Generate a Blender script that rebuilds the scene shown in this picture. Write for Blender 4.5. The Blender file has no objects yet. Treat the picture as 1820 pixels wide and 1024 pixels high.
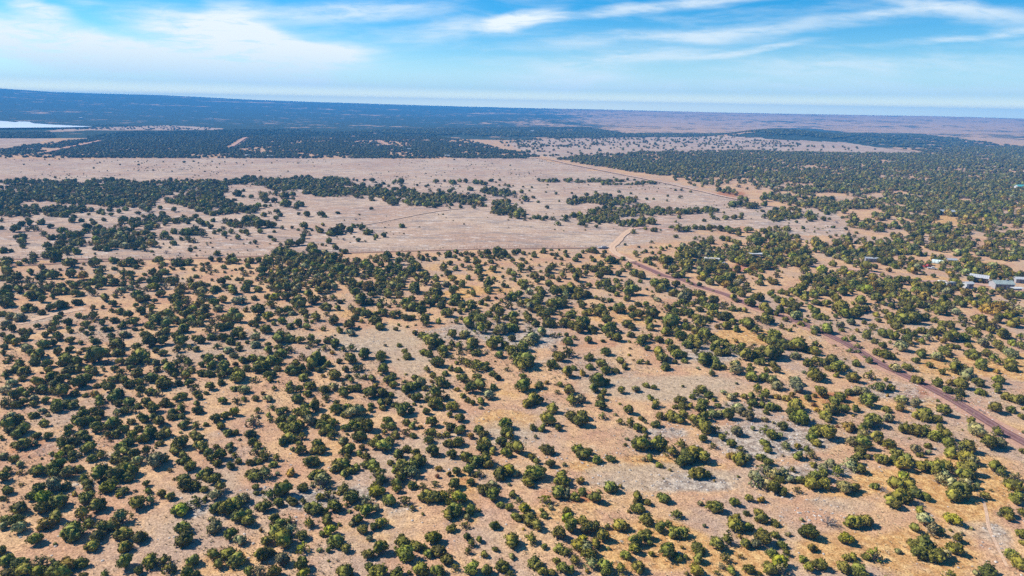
import bpy, bmesh, math, random
import numpy as np
from mathutils import Vector, Matrix, noise as mnoise

random.seed(7)
rng = np.random.default_rng(11)
R = math.radians
scene = bpy.context.scene
col = scene.collection

# ------------------------------------------------------------------ camera
CAM_H = 90.0
F = 1230.0 / 1820.0            # focal length in image widths
PX, PY = 1820.0, 1024.0        # all coordinates below are pixels of the photograph
pitch = math.atan((512 - 188) / 1230.0)
roll = R(1.06)
fw = Vector((0, math.cos(pitch), -math.sin(pitch)))
R0 = Vector((1, 0, 0))
U0 = R0.cross(fw)
right = R0 * math.cos(roll) + U0 * math.sin(roll)
up = U0 * math.cos(roll) - R0 * math.sin(roll)
cam_data = bpy.data.cameras.new('camera')
cam = bpy.data.objects.new('camera', cam_data)
col.objects.link(cam)
cam_data.sensor_width = 36.0
cam_data.lens = 36.0 * F
cam_data.clip_start = 1.0
cam_data.clip_end = 120000.0
m = Matrix((right, up, -fw)).transposed().to_4x4()
m.translation = Vector((0, 0, CAM_H))
cam.matrix_world = m
scene.camera = cam

# ------------------------------------------------------------------ sun, sky, exposure
SUN_EL, SUN_AZ = 40.0, -72.0   # azimuth measured from +Y towards +X
sun_dir = Vector((math.sin(R(SUN_AZ)) * math.cos(R(SUN_EL)), math.cos(R(SUN_AZ)) * math.cos(R(SUN_EL)), math.sin(R(SUN_EL))))
sd = bpy.data.lights.new('sun', 'SUN')
sd.energy = 5.0
sd.angle = R(0.5)
sd.color = (1.0, 0.945, 0.87)
so = bpy.data.objects.new('sun', sd)
so.rotation_euler = (-sun_dir).to_track_quat('-Z', 'Y').to_euler()
so.location = (0, 0, 300)
col.objects.link(so)
scene.view_settings.view_transform = 'Standard'
scene.view_settings.look = 'None'
scene.view_settings.exposure = 0.6
scene.view_settings.gamma = 1.0
scene.view_settings.use_curve_mapping = False
scene.cycles.max_bounces = 4
scene.cycles.diffuse_bounces = 2
scene.cycles.glossy_bounces = 2
scene.cycles.volume_bounces = 0
scene.cycles.use_denoising = False


class NT:
    """small helper for node trees"""
    def __init__(s, tree):
        s.t = tree
        s.n = tree.nodes
        s.l = tree.links

    def add(s, typ, **kw):
        nd = s.n.new(typ)
        for k, v in kw.items():
            setattr(nd, k, v)
        return nd

    def put(s, sock, v):
        if isinstance(v, bpy.types.NodeSocket):
            s.l.new(v, sock)
        elif v is not None:
            if sock.type == 'RGBA' and len(v) == 3:
                v = (*v, 1.0)
            sock.default_value = v

    def math(s, op, a, b=None, c=None, clamp=False):
        nd = s.add('ShaderNodeMath', operation=op, use_clamp=clamp)
        for i, v in enumerate((a, b, c)):
            s.put(nd.inputs[i], v)
        return nd.outputs[0]

    def ramp(s, v, lo, hi, to0=0.0, to1=1.0):
        nd = s.add('ShaderNodeMapRange', interpolation_type='SMOOTHSTEP')
        s.put(nd.inputs[0], v)
        for i, q in enumerate((lo, hi, to0, to1)):
            s.put(nd.inputs[i + 1], q)
        return nd.outputs[0]

    def mix(s, f, a, b, blend='MIX'):
        nd = s.add('ShaderNodeMix', data_type='RGBA', blend_type=blend)
        s.put(nd.inputs[0], f)
        s.put(nd.inputs[6], a)
        s.put(nd.inputs[7], b)
        return nd.outputs[2]

    def noise(s, vec, scale, detail=3.0, rough=0.55, dist=0.0):
        nd = s.add('ShaderNodeTexNoise')
        s.put(nd.inputs['Vector'], vec)
        nd.inputs['Scale'].default_value = scale
        nd.inputs['Detail'].default_value = detail
        nd.inputs['Roughness'].default_value = rough
        nd.inputs['Distortion'].default_value = dist
        return nd.outputs['Fac']

    def scalev(s, vec, xyz):
        nd = s.add('ShaderNodeVectorMath', operation='MULTIPLY')
        s.put(nd.inputs[0], vec)
        nd.inputs[1].default_value = xyz
        return nd.outputs[0]


world = bpy.data.worlds.new('World')
scene.world = world
world.use_nodes = True
W = NT(world.node_tree)
W.n.clear()
sky = W.add('ShaderNodeTexSky', sky_type='NISHITA')
sky.sun_disc = False
sky.sun_elevation = R(SUN_EL)
sky.sun_rotation = R(SUN_AZ)
sky.altitude = 1700.0
sky.air_density = 1.0
sky.dust_density = 0.3
sky.ozone_density = 3.0
hs = W.add('ShaderNodeHueSaturation')
hs.inputs['Hue'].default_value = 0.497
hs.inputs['Saturation'].default_value = 1.62
hs.inputs['Value'].default_value = 1.1
W.l.new(sky.outputs[0], hs.inputs['Color'])
# thin high cloud, laid out by compass direction and height above the horizon
tc = W.add('ShaderNodeTexCoord')
sep = W.add('ShaderNodeSeparateXYZ')
W.l.new(tc.outputs['Generated'], sep.inputs[0])
dx, dy, dz = sep.outputs
dyc = W.math('MAXIMUM', dy, 0.02)
cu = W.math('DIVIDE', dx, dyc)
cv = W.math('DIVIDE', dz, dyc)
comb = W.add('ShaderNodeCombineXYZ')
W.put(comb.inputs[0], cu)
W.put(comb.inputs[1], cv)
uv = comb.outputs[0]


def warp(vec, sc, amt, seed):
    nz = W.add('ShaderNodeTexNoise')
    mp = W.add('ShaderNodeMapping')
    W.put(mp.inputs['Vector'], vec)
    mp.inputs['Location'].default_value = (seed, seed * .7, seed * .3)
    mp.inputs['Scale'].default_value = sc
    W.l.new(mp.outputs[0], nz.inputs['Vector'])
    nz.inputs['Scale'].default_value = 1.0
    nz.inputs['Detail'].default_value = 4.0
    sub = W.add('ShaderNodeVectorMath', operation='SUBTRACT')
    W.l.new(nz.outputs['Color'], sub.inputs[0])
    sub.inputs[1].default_value = (.5, .5, .5)
    ml = W.add('ShaderNodeVectorMath', operation='MULTIPLY')
    W.l.new(sub.outputs[0], ml.inputs[0])
    ml.inputs[1].default_value = amt
    ad = W.add('ShaderNodeVectorMath', operation='ADD')
    W.put(ad.inputs[0], vec)
    W.l.new(ml.outputs[0], ad.inputs[1])
    return ad.outputs[0]


uvw = warp(uv, (4, 14, 1), (0.10, 0.035, 0), 3.1)
uvw = warp(uvw, (16, 60, 1), (0.022, 0.009, 0), 7.7)


def sky_uv(px, py):
    d = fw * 1230.0 + right * (px - 910) - up * (py - 512)
    return d.x / d.y, d.z / d.y


def cloud(px, py, rx, ry, ang, soft, power):
    """soft ellipse of cloud; ang in degrees, counter-clockwise"""
    u, v = sky_uv(px, py)
    mp = W.add('ShaderNodeMapping', vector_type='TEXTURE')
    W.put(mp.inputs['Vector'], uvw)
    mp.inputs['Location'].default_value = (u, v, 0)
    mp.inputs['Rotation'].default_value = (0, 0, R(ang - 1.06))
    mp.inputs['Scale'].default_value = (rx / 1230., ry / 1230., 1)
    ln = W.add('ShaderNodeVectorMath', operation='LENGTH')
    W.l.new(mp.outputs[0], ln.inputs[0])
    return W.math('MULTIPLY', W.ramp(ln.outputs['Value'], 1.0, 1.0 - soft, 0.0, 1.0), power)


CLOUDS = [
    (400, 70, 240, 60, -10, .8, .9), (520, 105, 200, 34, -3, .8, 1.), (150, 80, 300, 40, -10, .9, .8), (330, 110, 260, 34, -6, .8, .9),
    (60, 20, 90, 24, -14, .9, .75), (30, 85, 220, 42, -12, .8, .75), (200, 110, 300, 48, -8, .8, .8),
    (420, 45, 95, 60, 10, .8, .8), (470, 90, 150, 55, -20, .8, .95), (560, 100, 170, 26, 4, .8, .9),
    (540, 128, 110, 20, 8, .8, .7), (360, 130, 420, 30, -4, .9, .7), (620, 20, 260, 24, 4, 1., .55),
    (930, 40, 85, 26, 14, .7, .85), (800, 55, 160, 26, 8, 1., .45), (1010, 140, 200, 36, 3, 1., .75),
    (1180, 12, 300, 14, 8, .9, 0.54), (1250, 60, 420, 16, 6, 1., .5), (1330, 88, 170, 9, 9, 1., 0.43),
    (1560, 22, 180, 12, 8, 1., 0.47), (1700, 14, 220, 16, -4, 1., 0.50), (1740, 60, 220, 12, 8, 1., .45),
    (1120, 100, 260, 22, 5, 1., .5), (1500, 120, 420, 30, 3, 1., .4), (1400, 160, 700, 22, 1, 1., .5),
    (300, 165, 800, 20, -1, 1., .5), (1000, 175, 900, 16, -1, 1., .3), (150, 5, 60, 10, 0, 1., .3),
]
acc = None
for c in CLOUDS:
    v = cloud(*c)
    if acc is None:
        acc = v
    else:   # screen
        acc = W.math('SUBTRACT', W.math('ADD', acc, v), W.math('MULTIPLY', acc, v))
st = W.noise(W.scalev(uvw, (16, 110, 1)), 1.0, 9.0, 0.68, .5)
st2 = W.noise(W.scalev(warp(uv, (3, 10, 1), (.2, .05, 0), 1.3), (5, 34, 1)), 1.0, 8.0, 0.62)
fil = W.math('ADD', W.math('MULTIPLY', st, .9), W.math('MULTIPLY', st2, .9))
dens = W.math('MULTIPLY', acc, W.ramp(fil, .62, 1.05, .42, 1.35))
veil = W.math('MULTIPLY', W.ramp(st2, .42, .68, 0, 1), .26)
dens = W.math('MINIMUM', W.math('ADD', dens, W.math('MULTIPLY', veil, W.math('SUBTRACT', 1.0, acc))), 1.0)
# clouds seen only above the horizon, and fading out behind the viewer's back
dens = W.math('MULTIPLY', dens, W.ramp(dy, 0.02, 0.3))
skyc = W.mix(dens, hs.outputs[0], (7.2, 7.9, 8.2))
# pale sky low over the horizon, then an added glow strip
skyc = W.mix(W.ramp(dz, .075, .02, 0, .55), skyc, (4.1, 6.7, 8.2))
skyc = W.mix(W.ramp(dz, .024, -.001, 0, 1), skyc, (18.0, 17.5, 9.8))  # extra warm brightness painted into the sky to offset the blue haze
bg = W.add('ShaderNodeBackground')
W.put(bg.inputs['Color'], skyc)
bg.inputs['Strength'].default_value = 0.085
wo = W.add('ShaderNodeOutputWorld')
W.l.new(bg.outputs[0], wo.inputs['Surface'])


# ------------------------------------------------------------------ photo pixel <-> ground
def ray(px, py):
    return (fw * 1230.0 + right * (px - 910) - up * (py - 512)).normalized()


def at(px, py, z=0.0):
    d = ray(px, py)
    dzz = min(d.z, -0.0006)
    t = (z - CAM_H) / dzz
    return Vector((d.x * t, d.y * t, z))


def proj_np(X, Y, Z):
    Zc = Z - CAM_H
    dep = np.maximum(X * fw.x + Y * fw.y + Zc * fw.z, 1.0)
    xx = X * right.x + Y * right.y + Zc * right.z
    yy = X * up.x + Y * up.y + Zc * up.z
    return 910 + 1230 * xx / dep, 512 - 1230 * yy / dep


def depth(p):
    return (p - Vector((0, 0, CAM_H))).dot(fw)


# ------------------------------------------------------------------ terrain
def vnoise(x, y, s, seed):
    """cheap smooth value noise (numpy)"""
    x = x / s + seed * 17.13
    y = y / s + seed * 9.71
    xi, yi = np.floor(x), np.floor(y)
    fx, fy = x - xi, y - yi
    fx, fy = fx * fx * (3 - 2 * fx), fy * fy * (3 - 2 * fy)

    def h(a, b):
        q = np.sin(a * 127.1 + b * 311.7 + seed * 74.7) * 43758.5453
        return q - np.floor(q)
    return (h(xi, yi) * (1 - fx) + h(xi + 1, yi) * fx) * (1 - fy) + (h(xi, yi + 1) * (1 - fx) + h(xi + 1, yi + 1) * fx) * fy - .5


RIM_X = np.array([-700, 0, 100, 165, 290, 450, 600, 760, 900, 1100, 1200, 1400, 1500, 1640, 1820, 2500])
RIM_Y = np.array([159.5, 159.8, 164.8, 166.8, 169.6, 176.6, 181.6, 186.2, 190, 194.6, 196.8, 200.6, 202.3, 204.4, 208.8, 216])
HILLS = [  # px, py, half width px, half depth m, height m
    (1375, 246, 70, 300, 19), (1440, 247, 60, 300, 12), (1330, 247, 50, 250, 8), (1540, 245, 90, 300, 7),
    (900, 219, 70, 300, 13), (985, 220, 45, 300, 16), (910, 212, 60, 600, 12), (700, 214, 120, 500, 10),
    (1000, 240, 110, 120, 5), (1250, 222, 90, 300, 8), (1500, 225, 130, 300, 8), (1700, 232, 120, 250, 7),
    (1110, 201, 14, 500, 14), (1640, 209, 16, 500, 12), (1800, 214, 16, 500, 10),
]


def terrain(X, Y):
    X = np.asarray(X, float)
    Y = np.asarray(Y, float)
    D = np.hypot(X, Y)
    Z = vnoise(X, Y, 90, 1) * 0.9 + vnoise(X, Y, 28, 2) * 0.35
    Z *= np.clip((D - 40) / 100, 0, 1) * np.clip(1 - (D - 700) / 800, 0.2, 1)
    # broad relief far away
    far = np.clip((D - 2400) / 2500, 0, 1)
    Z = Z + far * (vnoise(X, Y, 1500, 3) * 22 + vnoise(X, Y, 480, 4) * 8)
    # distant rim
    ang = X / np.maximum(Y, 1.0)
    px = 910 + 1230 * ang / math.cos(pitch) * 0.985
    px = np.clip(px, -700, 2500)
    yobs = np.interp(px, RIM_X, RIM_Y) + .9
    yinf = 188 + 0.0185 * (px - 910)
    DR = 7500.0
    zr = CAM_H + (yinf - yobs) / 1230.0 * DR * 1.04
    t = np.clip((D - 3400) / (DR - 3400), 0, 1)
    t2 = t * t * (3 - 2 * t)
    Z = Z * (1 - t2 * .75) + zr * (t2 * .85 + .15 * (t > .0) * t)
    Z = np.where(D > DR, Z - (D - DR) * 0.004, Z)
    for hx, hy, hw, hd, hh in HILLS:
        c = at(hx, hy)
        cd = math.hypot(c.x, c.y)
        wx = hw / 1230.0 * cd
        ux, uy = c.x / cd, c.y / cd
        lx = (X - c.x) * uy - (Y - c.y) * ux
        ly = (X - c.x) * ux + (Y - c.y) * uy
        q = (np.abs(lx) / wx) ** 2.0 + (np.abs(ly) / hd) ** 2.0
        Z = Z + hh * np.exp(-np.minimum(q, 50) * 1.3)
    return Z


def tz(x, y):
    return float(terrain(np.array([x]), np.array([y]))[0])


def ellmask(px, py, lst):
    M = np.zeros_like(px)
    for (cx, cy, rx, ry, *s) in lst:
        s = s[0] if s else 1.0
        q = ((px - cx) / rx) ** 2 + ((py - cy) / ry) ** 2
        M = np.maximum(M, s * np.clip(1.45 - q * .75, 0, 1))
    return M


def polymask(px, py, poly):
    inside = np.zeros(px.shape, bool)
    n = len(poly)
    j = n - 1
    for i in range(n):
        xi, yi = poly[i]
        xj, yj = poly[j]
        c = ((yi > py) != (yj > py)) & (px < (xj - xi) * (py - yi) / (yj - yi + 1e-9) + xi)
        inside ^= c
        j = i
    return inside


ORANGE = [(1500, 930, 520, 230, .36), (1550, 600, 420, 130, .30), (1320, 595, 62, 15, 1.), (1480, 712, 70, 14, .95), (1725, 865, 90, 60, .9), (1575, 858, 70, 16, 1), (1150, 975, 110, 50, .95),
          (1310, 1000, 70, 26, 1), (1700, 775, 130, 26, .5), (1640, 985, 110, 60, .8), (1600, 497, 110, 12, .6), (1700, 390, 70, 8, .9),
          (1690, 650, 70, 18, .8), (1790, 655, 60, 24, .9), (950, 690, 120, 12, .5), (900, 745, 60, 22, .75), (1150, 825, 170, 13, .8),
          (850, 520, 60, 12, .8), (1110, 560, 70, 14, .7), (1330, 940, 80, 26, .5), (1010, 905, 90, 30, .55), (820, 900, 30, 60, .8),
          (1640, 720, 60, 10, .8), (1190, 470, 30, 6, .6), (1700, 470, 90, 10, .6), (560, 800, 60, 30, .5), (660, 560, 60, 8, .5),
          (1080, 470, 80, 16, .5), (840, 480, 120, 20, .5), (480, 745, 60, 24, .45), (640, 720, 50, 20, .5), (380, 1000, 60, 30, .6), (200, 950, 70, 40, .25),
          (640, 950, 60, 60, .45), (1520, 980, 100, 40, .7), (1400, 860, 160, 16, .45), (1500, 870, 50, 10, .8), (1560, 640, 60, 8, .7), (1270, 640, 60, 10, .4)]
ROCKY = [(1370, 775, 100, 36, 1), (1320, 735, 60, 16, .8), (860, 592, 110, 22, .7), (930, 600, 60, 20, .9), (1190, 765, 34, 12, 1),
         (545, 890, 40, 26, .9), (470, 872, 40, 12, .8), (640, 872, 30, 14, .7), (1250, 628, 80, 14, .8), (1430, 838, 80, 16, .9),
         (1440, 905, 70, 26, .55), (870, 775, 80, 22, .45), (340, 905, 22, 14, .8), (150, 868, 30, 12, .6), (1580, 690, 70, 14, .7),
         (1140, 800, 120, 8, .4), (1230, 860, 80, 16, .7), (1090, 855, 60, 12, .5), (820, 590, 60, 12, .4), (60, 560, 90, 14, .5),
         (1690, 720, 90, 26, .5), (690, 885, 50, 30, .5), (120, 800, 70, 16, .5), (620, 610, 70, 20, .4), (1500, 600, 60, 8, .4), (1600, 590, 70, 16, .4),
         (540, 465, 40, 10, .5), (70, 470, 60, 8, .3), (970, 640, 60, 8, .4), (410, 580, 60, 10, .4), (1010, 820, 110, 10, .4), (1770, 960, 30, 30, .6)]
SMOOTH = [(1190, 850, 130, 22, 1), (1090, 835, 60, 14, .8), (665, 605, 80, 24, .9), (720, 640, 40, 30, .8), (1180, 690, 150, 20, .9), (1480, 895, 70, 16, .6), (900, 770, 60, 26, .7), (1060, 690, 60, 12, .6), (640, 925, 50, 20, .4), (380, 860, 40, 20, .5), (1740, 945, 60, 20, .6), (560, 480, 60, 12, .4), (1240, 645, 60, 12, .7)]
FIELD = [(-40, 282), (960, 281), (1010, 291), (1060, 302), (1130, 314), (1220, 333), (1300, 350), (1330, 365), (1480, 375), (1530, 420), (1400, 420), (1310, 400), (1180, 420), (1120, 432), (1085, 441), (700, 448), (520, 455), (300, 461), (-40, 464)]
FIELD2 = [(900, 255), (960, 247), (1300, 242), (1400, 249), (1500, 253), (1560, 262), (1640, 272), (1500, 275), (1300, 269), (1130, 272), (1000, 283), (940, 275)]
SHORE = [(380, 231), (150, 232), (60, 236), (120, 229), (230, 225), (300, 223), (360, 226), (400, 229)]
LEFTGLADE = [(-60, 246), (90, 246), (60, 257), (-60, 270)]
RED = [(1470, 705, 60, 10, .6), (1640, 700, 60, 8, .8), (1340, 473, 40, 6, .9), (1250, 345, 40, 5, .7), (60, 800, 50, 18, .6), (1290, 355, 30, 5, .8),
       (1000, 880, 60, 14, .7), (1230, 400, 40, 8, .3), (1040, 610, 60, 9, .6), (300, 560, 60, 9, .3), (840, 860, 60, 12, .4), (1300, 345, 30, 6, .8), (690, 860, 20, 20, .6), (200, 760, 60, 14, .3)]


def ground_masks(X, Y, Z):
    px, py = proj_np(X, Y, Z)
    wx = px + vnoise(X, Y, 14, 21) * 26 * np.clip(py / 900, .1, 1)
    wy = py + vnoise(X, Y, 14, 22) * 16 * np.clip(py / 900, .06, 1)
    orange = ellmask(wx, wy, ORANGE)
    rocky = ellmask(wx, wy, ROCKY)
    red = ellmask(wx, wy, RED)
    fx_ = px + vnoise(X, Y, 45, 23) * 46 + vnoise(X, Y, 16, 24) * 20
    fy_ = py + vnoise(X, Y, 60, 25) * 5
    field = (polymask(fx_, fy_, FIELD) | polymask(px, py, FIELD2) | polymask(px, py, SHORE) | polymask(px, py, LEFTGLADE)).astype(float)
    # woodland floor / far woodland cover
    D = np.hypot(X, Y)
    wood = np.zeros_like(px)
    far = D > 1900
    leftness = np.clip((1120 - px) / 260, 0, 1) * .8
    leftness = np.maximum(leftness, np.clip(1 - (py - 196) / 5, 0, 1) * .35)
    wood = np.where(far, .42 + .42 * leftness, 0)
    
    wx_ = px + vnoise(X, Y, 60, 27) * 16
    band = (px < 1900) & (py > np.interp(wx_, [1270, 1285, 1305, 1335, 1370, 1440, 1500, 1640, 1820], [262, 244, 240, 236, 228, 228, 235, 245, 261])) & (py < 262)
    wood = np.where(band & far, np.where(px > 1500, .7, .9), wood)
    wood = np.where(field > .5, .0, wood)
    return orange, rocky, field, wood, red, ellmask(wx, wy, SMOOTH)


def add_attr_color(me, name, arr):
    a = me.color_attributes.new(name, 'FLOAT_COLOR', 'POINT')
    buf = np.ones((arr.shape[0], 4), np.float32)
    buf[:, :arr.shape[1]] = arr
    a.data.foreach_set('color', buf.ravel())


def grid_mesh(name, rad, ang):
    rr, aa = np.meshgrid(rad, ang, indexing='ij')
    X = (rr * np.sin(aa)).ravel()
    Y = (rr * np.cos(aa)).ravel()
    Z = terrain(X, Y)
    nr, na = len(rad), len(ang)
    i, j = np.meshgrid(np.arange(nr - 1), np.arange(na - 1), indexing='ij')
    a = (i * na + j).ravel()
    quads = np.stack([a, a + 1, a + na + 1, a + na], 1)[:, ::-1]
    me = bpy.data.meshes.new(name)
    me.from_pydata(np.stack([X, Y, Z], 1).tolist(), [], quads.tolist())
    me.update()
    return me, X, Y, Z


rad = [4.0]
while rad[-1] < 8700:
    r_ = rad[-1]
    rad.append(r_ * (1.0085 if 80 < r_ < 900 else (1.02 if r_ < 80 else 1.013)))
ang = np.concatenate([np.linspace(-R(180), -R(46), 40, endpoint=False), np.linspace(-R(46), R(46), 430, endpoint=False), np.linspace(R(46), R(180), 41)])
gme, GX, GY, GZ = grid_mesh('ground', np.array(rad), ang)
mo, mr, mf, mw, md, ms = ground_masks(GX, GY, GZ)
add_attr_color(gme, 'zone_a', np.stack([mo, mr, mf], 1))
add_attr_color(gme, 'zone_b', np.stack([mw, md, ms], 1))
ground = bpy.data.objects.new('ground', gme)
ground['kind'] = 'structure'
col.objects.link(ground)
gme.polygons.foreach_set('use_smooth', [True] * len(gme.polygons))


def new_mat(name):
    mt = bpy.data.materials.new(name)
    mt.use_nodes = True
    N = NT(mt.node_tree)
    N.n.clear()
    out = N.add('ShaderNodeOutputMaterial')
    b = N.add('ShaderNodeBsdfPrincipled')
    N.l.new(b.outputs[0], out.inputs['Surface'])
    b.inputs['Roughness'].default_value = 0.9
    b.inputs['Specular IOR Level'].default_value = 0.15
    return mt, N, b


def ground_material():
    mt, N, b = new_mat('desert_soil')
    geo = N.add('ShaderNodeNewGeometry')
    P = geo.outputs['Position']
    za = N.add('ShaderNodeAttribute', attribute_name='zone_a')
    zb = N.add('ShaderNodeAttribute', attribute_name='zone_b')
    sa = N.add('ShaderNodeSeparateColor')
    sb = N.add('ShaderNodeSeparateColor')
    N.l.new(za.outputs['Color'], sa.inputs[0])
    N.l.new(zb.outputs['Color'], sb.inputs[0])
    orange, rocky, field = sa.outputs
    wood, red, smooth = sb.outputs
    n_big = N.noise(P, 0.012, 4, .55)
    n_mid = N.noise(P, 0.06, 5, .6)
    n_sml = N.noise(P, 0.55, 4, .65)
    n_fin = N.noise(P, 2.6, 3, .7)
    n_pat = N.noise(N.scalev(P, (1, 1, .2)), 0.025, 6, .62, .6)
    # soils
    pink = (.50, .290, .176)
    tan = (.61, .390, .207)
    c = N.mix(N.ramp(n_mid, .35, .65), pink, tan)
    c = N.mix(N.ramp(n_pat, .46, .62, 0, .7), c, (.43, .32, .24))
    # every zone boundary is broken up by noise
    om = N.ramp(N.math('ADD', orange, N.math('MULTIPLY', N.math('SUBTRACT', n_mid, .5), 1.6)), .35, .85, 0, .9)
    oc = N.mix(N.ramp(n_sml, .35, .7), (.53, .275, .092), (.62, .40, .17))
    c = N.mix(om, c, oc)
    sm = N.ramp(N.math('ADD', smooth, N.math('MULTIPLY', N.math('SUBTRACT', n_mid, .5), 1.0)), .25, .95, 0, .85)
    c = N.mix(sm, c, N.mix(N.ramp(n_sml, .3, .7), (.44, .335, .225), (.50, .375, .255)))
    rdm = N.ramp(N.math('ADD', red, N.math('MULTIPLY', N.math('SUBTRACT', n_mid, .5), 1.6)), .4, .85, 0, .85)
    c = N.mix(rdm, c, (.40, .15, .075))
    rm = N.ramp(N.math('ADD', rocky, N.math('MULTIPLY', N.math('SUBTRACT', n_mid, .5), 2.6)), .3, 1.0, 0, .85)
    rc = N.mix(N.ramp(n_sml, .4, .6), (.29, .235, .19), (.47, .40, .33))
    c = N.mix(rm, c, rc)
    # open grassland far field : pinkish with grey streaks across
    fs = N.noise(N.scalev(P, (.035, .10, .1)), 1.0, 6, .7, .4)
    fs2 = N.noise(N.scalev(P, (.10, .22, .1)), 1.0, 4, .7)
    fc = N.mix(N.ramp(n_big, .38, .62), (.46, .305, .215), (.53, .385, .275))
    fc = N.mix(N.ramp(fs, .48, .60, 0, .75), fc, (.30, .24, .205))
    fc = N.mix(N.ramp(fs2, .54, .66, 0, .85), fc, (.68, .58, .50))
    fc = N.mix(N.ramp(fs2, .42, .30, 0, .8), fc, (.20, .15, .12))
    c = N.mix(N.ramp(field, .3, .7), c, fc)
    # fine grain : gravel, dry grass
    vor = N.add('ShaderNodeTexVoronoi')
    N.put(vor.inputs['Vector'], P)
    vor.inputs['Scale'].default_value = 1.15
    gr = N.mix(N.ramp(n_fin, .36, .66), (.66, .65, .65), (1.25, 1.24, 1.22))
    c = N.mix(1.0, c, gr, 'MULTIPLY')
    gr2 = N.mix(N.ramp(n_sml, .3, .72), (.80, .79, .80), (1.14, 1.15, 1.12))
    c = N.mix(1.0, c, gr2, 'MULTIPLY')
    tuft = N.ramp(vor.outputs['Distance'], .12, .30, .0, 1)
    c = N.mix(1.0, c, N.mix(tuft, (.50, .47, .42), (1, 1, 1)), 'MULTIPLY')
    # far woodland cover
    wn = N.noise(N.scalev(P, (1, .7, .4)), 0.012, 7, .78)
    wn2 = N.noise(P, 0.0016, 4, .6)
    wv = N.math('ADD', N.math('MULTIPLY', wn, 1.0), N.math('MULTIPLY', N.math('SUBTRACT', wn2, .5), .55))
    lo = N.math('SUBTRACT', .78, N.math('MULTIPLY', wood, .54))
    wm = N.ramp(wv, N.math('SUBTRACT', lo, .03), N.math('ADD', lo, .05))
    wm = N.math('MULTIPLY', wm, N.ramp(wood, .02, .2))
    c = N.mix(wm, c, (.048, .062, .044))
    N.put(b.inputs['Base Color'], c)
    b.inputs['Roughness'].default_value = 1.0
    b.inputs['Specular IOR Level'].default_value = 0.0
    bp = N.add('ShaderNodeBump')
    bp.inputs['Distance'].default_value = 0.35
    bp.inputs['Strength'].default_value = 0.6
    N.put(bp.inputs['Height'], N.math('ADD', n_sml, N.math('MULTIPLY', n_fin, .5)))
    N.l.new(bp.outputs[0], b.inputs['Normal'])
    return mt


gme.materials.append(ground_material())


def simple_mat(name, color, rough=.7, metal=0.0, var=.15, scale=2.0, spec=.3):
    mt, N, b = new_mat(name)
    geo = N.add('ShaderNodeTexCoord')
    nz = N.noise(geo.outputs['Object'], scale, 4, .6)
    a = tuple(x * (1 - var) for x in color)
    c2 = tuple(min(1, x * (1 + var)) for x in color)
    N.put(b.inputs['Base Color'], N.mix(N.ramp(nz, .35, .65), a, c2))
    b.inputs['Roughness'].default_value = rough
    b.inputs['Metallic'].default_value = metal
    b.inputs['Specular IOR Level'].default_value = spec
    return mt


# ------------------------------------------------------------------ roads and tracks (sheets on the ground)
def smooth_path(pts, step):
    P = [Vector((p.x, p.y)) for p in pts]
    out = []
    for i in range(len(P) - 1):
        p0 = P[max(i - 1, 0)]
        p1, p2 = P[i], P[i + 1]
        p3 = P[min(i + 2, len(P) - 1)]
        n = max(2, int((p2 - p1).length / step))
        for k in range(n):
            t = k / n
            out.append(.5 * ((2 * p1) + (-p0 + p2) * t + (2 * p0 - 5 * p1 + 4 * p2 - p3) * t * t + (-p0 + 3 * p1 - 3 * p2 + p3) * t ** 3))
    out.append(P[-1])
    return out


def strip(name, pix, width, mat, lift, nac=7, rough_edge=.25, step=4.0, kind='structure'):
    pts = smooth_path([at(*q) for q in pix], step)
    n = len(pts)
    V = []
    UV = []
    L = 0
    for i, p in enumerate(pts):
        t = (pts[min(i + 1, n - 1)] - pts[max(i - 1, 0)]).normalized()
        nrm = Vector((-t.y, t.x))
        if i:
            L += (p - pts[i - 1]).length
        wob = 1 + rough_edge * mnoise.noise(Vector((L * .11, width, 3.3)))
        wob2 = 1 + rough_edge * mnoise.noise(Vector((L * .13, width, 9.3)))
        for k in range(nac):
            s = k / (nac - 1) * 2 - 1
            s *= (wob if s > 0 else wob2)
            q = p + nrm * (s * width / 2)
            V.append([q.x, q.y, 0])
            UV.append((L, s))
    A = np.array(V)
    dd = np.hypot(A[:, 0], A[:, 1])
    A[:, 2] = terrain(A[:, 0], A[:, 1]) + lift * (1 + dd / 120.0)
    Fc = []
    for i in range(n - 1):
        for k in range(nac - 1):
            a = i * nac + k
            Fc.append((a, a + 1, a + nac + 1, a + nac))
    me = bpy.data.meshes.new(name)
    me.from_pydata(A.tolist(), [], Fc)
    ca = me.color_attributes.new('across', 'FLOAT_COLOR', 'POINT')
    for i, (l, s) in enumerate(UV):
        ca.data[i].color = (s * .5 + .5, abs(s), 0, 1)
    me.update()
    # face upwards
    bm = bmesh.new()
    bm.from_mesh(me)
    for f in bm.faces:
        f.normal_update()
        if f.normal.z < 0:
            f.normal_flip()
    bm.to_mesh(me)
    bm.free()
    me.materials.append(mat)
    o = bpy.data.objects.new(name, me)
    o['kind'] = kind
    col.objects.link(o)
    return o


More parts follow.
